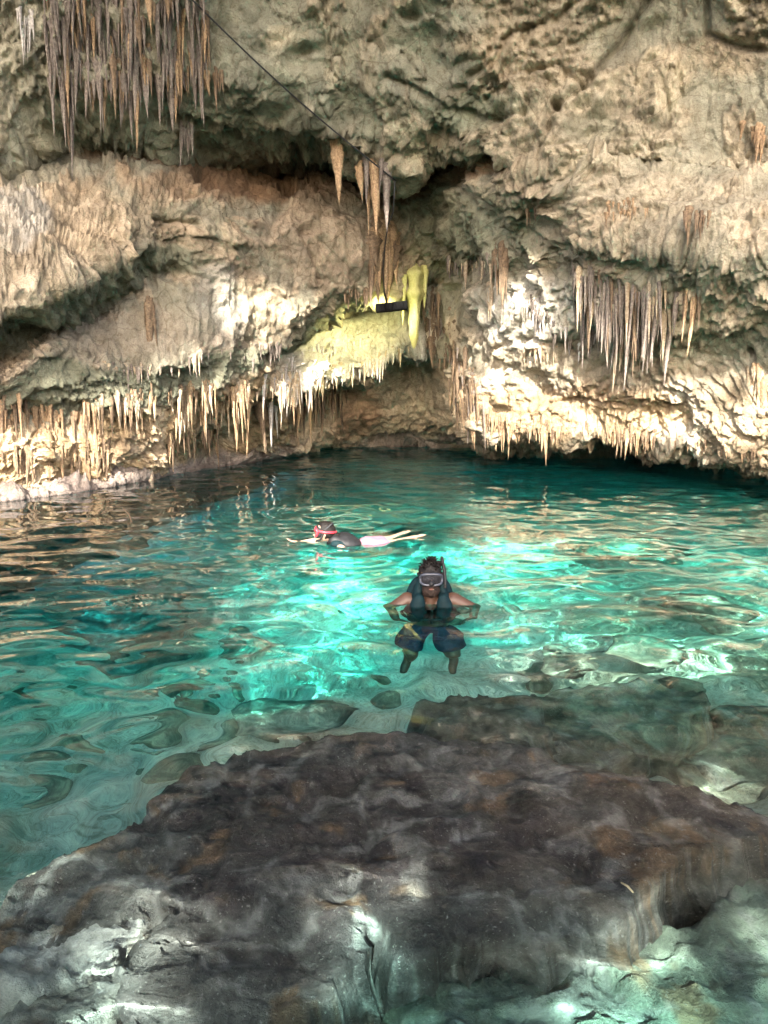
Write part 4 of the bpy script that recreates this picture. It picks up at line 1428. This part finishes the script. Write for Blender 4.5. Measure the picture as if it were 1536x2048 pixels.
child('hair', tufts + [spiky(mp(0, 0.022, 0.222), (0.086, 0.103, 0.108), hd, 3, 0.008, lambda q: q.z > 0.245 or (q.y > my + 0.03 and q.z > 0.1), 0.006)], M_HAIR, man)
beard = child('beard', [spiky(mp(0, -0.030, 0.112), (0.066, 0.078, 0.058), hd, 5, 0.006, lambda q: q.z < 0.150 and q.y < my + 0.05, 0.003),
                        ellipsoid(mp(0, -0.106, 0.152), (0.032, 0.012, 0.010))], M_BEARD, man)
child('mouth', [ellipsoid(mp(0, -0.109, 0.136), (0.019, 0.008, 0.006))], M_LIP, man)
for s_ in (-1, 1):
    e_ = child('eye', [ellipsoid(mp(0.031 * s_, -0.076, 0.208), (0.014, 0.012, 0.010))], M_EYE, man)
    child('iris', [ellipsoid(mp(0.031 * s_, -0.0865, 0.208), (0.006, 0.003, 0.006))], M_IRIS, e_)
mask = child('mask', [loop_tube(lambda a: mp(0.079 * abs(math.cos(a)) ** 0.55 * math.copysign(1, math.cos(a)), -0.108 + 0.03 * abs(math.cos(a)) ** 3, 0.207 + 0.040 * abs(math.sin(a)) ** 0.6 * math.copysign(1, math.sin(a))), 44, 0.0095)],
             M_GREYFRAME, man)
child('skirt', [loop_tube(lambda a: mp(0.074 * abs(math.cos(a)) ** 0.55 * math.copysign(1, math.cos(a)), -0.090 + 0.035 * abs(math.cos(a)) ** 3, 0.204 + 0.043 * abs(math.sin(a)) ** 0.6 * math.copysign(1, math.sin(a))), 44, 0.012),
                ellipsoid(mp(0, -0.108, 0.178), (0.022, 0.024, 0.022))], M_BLACK, mask)
v, f = [], []
for k in range(24):
    a = 6.2832 * k / 24
    v.append(Vector(mp(0.07 * abs(math.cos(a)) ** 0.55 * math.copysign(1, math.cos(a)), -0.113 + 0.02 * abs(math.cos(a)) ** 3, 0.208 + 0.033 * abs(math.sin(a)) ** 0.6 * math.copysign(1, math.sin(a)))))
n0 = len(v)
v += [q + Vector((0, 0.004, 0)) for q in v]
f = [tuple(range(n0))[::-1], tuple(range(n0, 2 * n0))] + [(k, (k + 1) % n0, n0 + (k + 1) % n0, n0 + k) for k in range(n0)]
child('lens', [(v, f)], M_LENS, mask)
child('strap', [loop_tube(lambda a: mp(0.090 * math.cos(a), 0.015 - 0.112 * math.sin(a), 0.222 + 0.012 * math.sin(a)), 40, 0.011, 6)], M_BLACK, mask)
sn = [mp(0.03, -0.118, 0.118), mp(0.075, -0.10, 0.105), mp(0.105, -0.05, 0.14), mp(0.104, -0.005, 0.24), mp(0.085, 0.03, 0.34)]
child('snorkel', limb(sn[2:], [0.013, 0.012, 0.012], 10, 4), M_BLACK, man)
vp = []
for s_ in (-1, 1):
    tl = Quaternion((0, 1, 0), R(-10 * s_))
    for (c_, r_) in (((0.094 * s_, 0.0, 0.080), (0.042, 0.062, 0.128)), ((0.105 * s_, -0.085, -0.03), (0.062, 0.050, 0.13)), ((0.095 * s_, -0.085, -0.2), (0.078, 0.05, 0.16)), ((0.10 * s_, 0.10, 0.02), (0.085, 0.055, 0.17))):
        v, f = ellipsoid(mp(*c_), r_, tl, (24, 16))
        cc = Vector(mp(*c_))
        v = [cc + Vector(((q - cc).x * 1.0, (q - cc).y, (q - cc).z)) for q in v]
        vp.append((v, f))
vp.append(ellipsoid(mp(0, 0.115, 0.07), (0.12, 0.045, 0.125)))
vp.append(ellipsoid(mp(0, 0.05, -0.22), (0.195, 0.14, 0.22)))
vest = child('life_vest', vp, M_VEST, man, 0.009, 3)
child('strap', [loop_tube(lambda a: mp(0.21 * math.cos(a), 0.035 + 0.16 * math.sin(a), -0.27), 40, 0.014, 6)], M_BLACK, vest)
child('zip', limb([mp(0, -0.112, -0.06), mp(0, -0.117, -0.36)], [0.012, 0.012], 8, 4), M_BLACK, vest)
sh = [ellipsoid(mp(0, 0.02, -0.60), (0.185, 0.128, 0.135))]
for s_ in (-1, 1):
    sh += limb([mp(0.095 * s_, 0.02, -0.62), mp(0.145 * s_, -0.15, -0.79)], [0.115, 0.108])
child('shorts', sh, M_NAVY, man, 0.01, 3)

# --- the swimmer, lying on the water and swimming to the left
woman = empty('person', (-0.35, 8.05, -0.14))
tag(woman, 'swimmer in pink shorts, black vest and red mask gliding face forward to the left', 'person', 'people in the water')
fq = Quaternion((0, 1, 0), R(12))
parts = [ellipsoid((-0.625, 7.95, 0.165), (0.092, 0.076, 0.100), fq), ellipsoid((-0.665, 7.95, 0.115), (0.058, 0.055, 0.06), fq), ellipsoid((-0.722, 7.95, 0.135), (0.018, 0.012, 0.016)),
         ellipsoid((-0.61, 7.875, 0.15), (0.018, 0.010, 0.028)), ellipsoid((-0.61, 8.025, 0.15), (0.018, 0.010, 0.028)),
         ellipsoid((-0.42, 8.02, 0.0), (0.19, 0.145, 0.10)), ellipsoid((-0.28, 8.07, -0.03), (0.16, 0.12, 0.085)), ellipsoid((-0.16, 8.11, -0.02), (0.13, 0.14, 0.09))]
parts += limb([(-0.47, 8.0, 0.04), (-0.59, 7.96, 0.12)], [0.06, 0.05])
parts += limb([(-0.46, 8.10, 0.03), (-0.54, 8.15, 0.035), (-0.74, 8.2, 0.03), (-0.90, 8.17, 0.012)], [0.05, 0.044, 0.034, 0.024])
parts += hand((-0.90, 8.17, 0.014), (-1, -0.1, 0.2), (0, -1, 0.1), 0.4, 0.9)
parts += limb([(-0.44, 7.92, 0.02), (-0.46, 7.87, 0.02), (-0.34, 7.74, -0.04), (-0.20, 7.68, -0.07)], [0.05, 0.044, 0.034, 0.024])
parts += hand((-0.20, 7.68, -0.07), (1, -0.25, -0.25), (0.2, 1, 0), 0.3, 0.9)
parts += limb([(-0.12, 8.07, -0.015), (0.12, 8.27, -0.03), (0.36, 8.50, 0.0)], [0.085, 0.064, 0.040])
parts += limb([(0.36, 8.50, 0.0), (0.42, 8.56, 0.012), (0.51, 8.64, 0.0)], [0.032, 0.03, 0.018])
parts += limb([(-0.12, 8.18, -0.01), (0.08, 8.44, -0.02), (0.24, 8.72, 0.01)], [0.085, 0.064, 0.040])
parts += limb([(0.24, 8.72, 0.01), (0.28, 8.80, 0.015), (0.34, 8.89, 0.0)], [0.032, 0.03, 0.018])
child('body', parts, M_SKIN_F, woman, 0.008, 4)
child('hair', [spiky((-0.605, 7.95, 0.182), (0.102, 0.086, 0.100), fq, 8, 0.006, lambda q: q.x > -0.665 and q.z > 0.10 or q.z > 0.24, 0.004)]
      + limb([(-0.55, 7.95, 0.16), (-0.50, 7.96, 0.13), (-0.45, 7.98, 0.125)], [0.05, 0.04, 0.02], 10, 4), M_HAIR, woman)
wmask = child('mask', [loop_tube(lambda a: (-0.708 + 0.018 * abs(math.cos(a)) ** 3, 7.95 + 0.074 * abs(math.cos(a)) ** 0.55 * math.copysign(1, math.cos(a)), 0.172 + 0.042 * abs(math.sin(a)) ** 0.6 * math.copysign(1, math.sin(a))), 40, 0.013)], M_REDFRAME, woman)
child('skirt', [loop_tube(lambda a: (-0.690 + 0.03 * abs(math.cos(a)) ** 3, 7.95 + 0.07 * abs(math.cos(a)) ** 0.55 * math.copysign(1, math.cos(a)), 0.170 + 0.046 * abs(math.sin(a)) ** 0.6 * math.copysign(1, math.sin(a))), 40, 0.018)], M_BLACK, wmask)
child('lens', [ellipsoid((-0.715, 7.95, 0.172), (0.004, 0.066, 0.036))], M_LENS, wmask)
child('strap', [loop_tube(lambda a: (-0.61 + 0.108 * math.cos(a), 7.95 + 0.092 * math.sin(a), 0.18 - 0.01 * math.cos(a)), 40, 0.013, 6)], M_REDFRAME, wmask)
child('snorkel', limb([(-0.70, 7.885, 0.085), (-0.66, 7.862, 0.10), (-0.61, 7.862, 0.20), (-0.53, 7.90, 0.27)], [0.011] * 4, 10, 4), M_BLACK, woman)
wv = child('life_vest', [ellipsoid((-0.42, 8.02, 0.045), (0.195, 0.165, 0.095), Quaternion((0, 1, 0), R(10))), ellipsoid((-0.51, 7.93, 0.08), (0.075, 0.06, 0.06)), ellipsoid((-0.51, 8.07, 0.08), (0.075, 0.06, 0.06)), ellipsoid((-0.42, 8.02, 0.08), (0.12, 0.13, 0.075))], M_BLACK, woman, 0.009, 3)
child('side_panel', [ellipsoid((-0.47, 7.87, 0.035), (0.085, 0.03, 0.055), Quaternion((0, 1, 0), R(20)))], M_VEST, wv)
child('shorts', [ellipsoid((-0.17, 8.11, -0.005), (0.125, 0.15, 0.098))] + limb([(-0.12, 8.06, -0.012), (0.0, 8.16, -0.02)], [0.092, 0.082]) + limb([(-0.12, 8.18, -0.008), (-0.03, 8.30, -0.015)], [0.092, 0.082]), M_PINK, woman, 0.009, 3)

woman.location.z -= 0.03
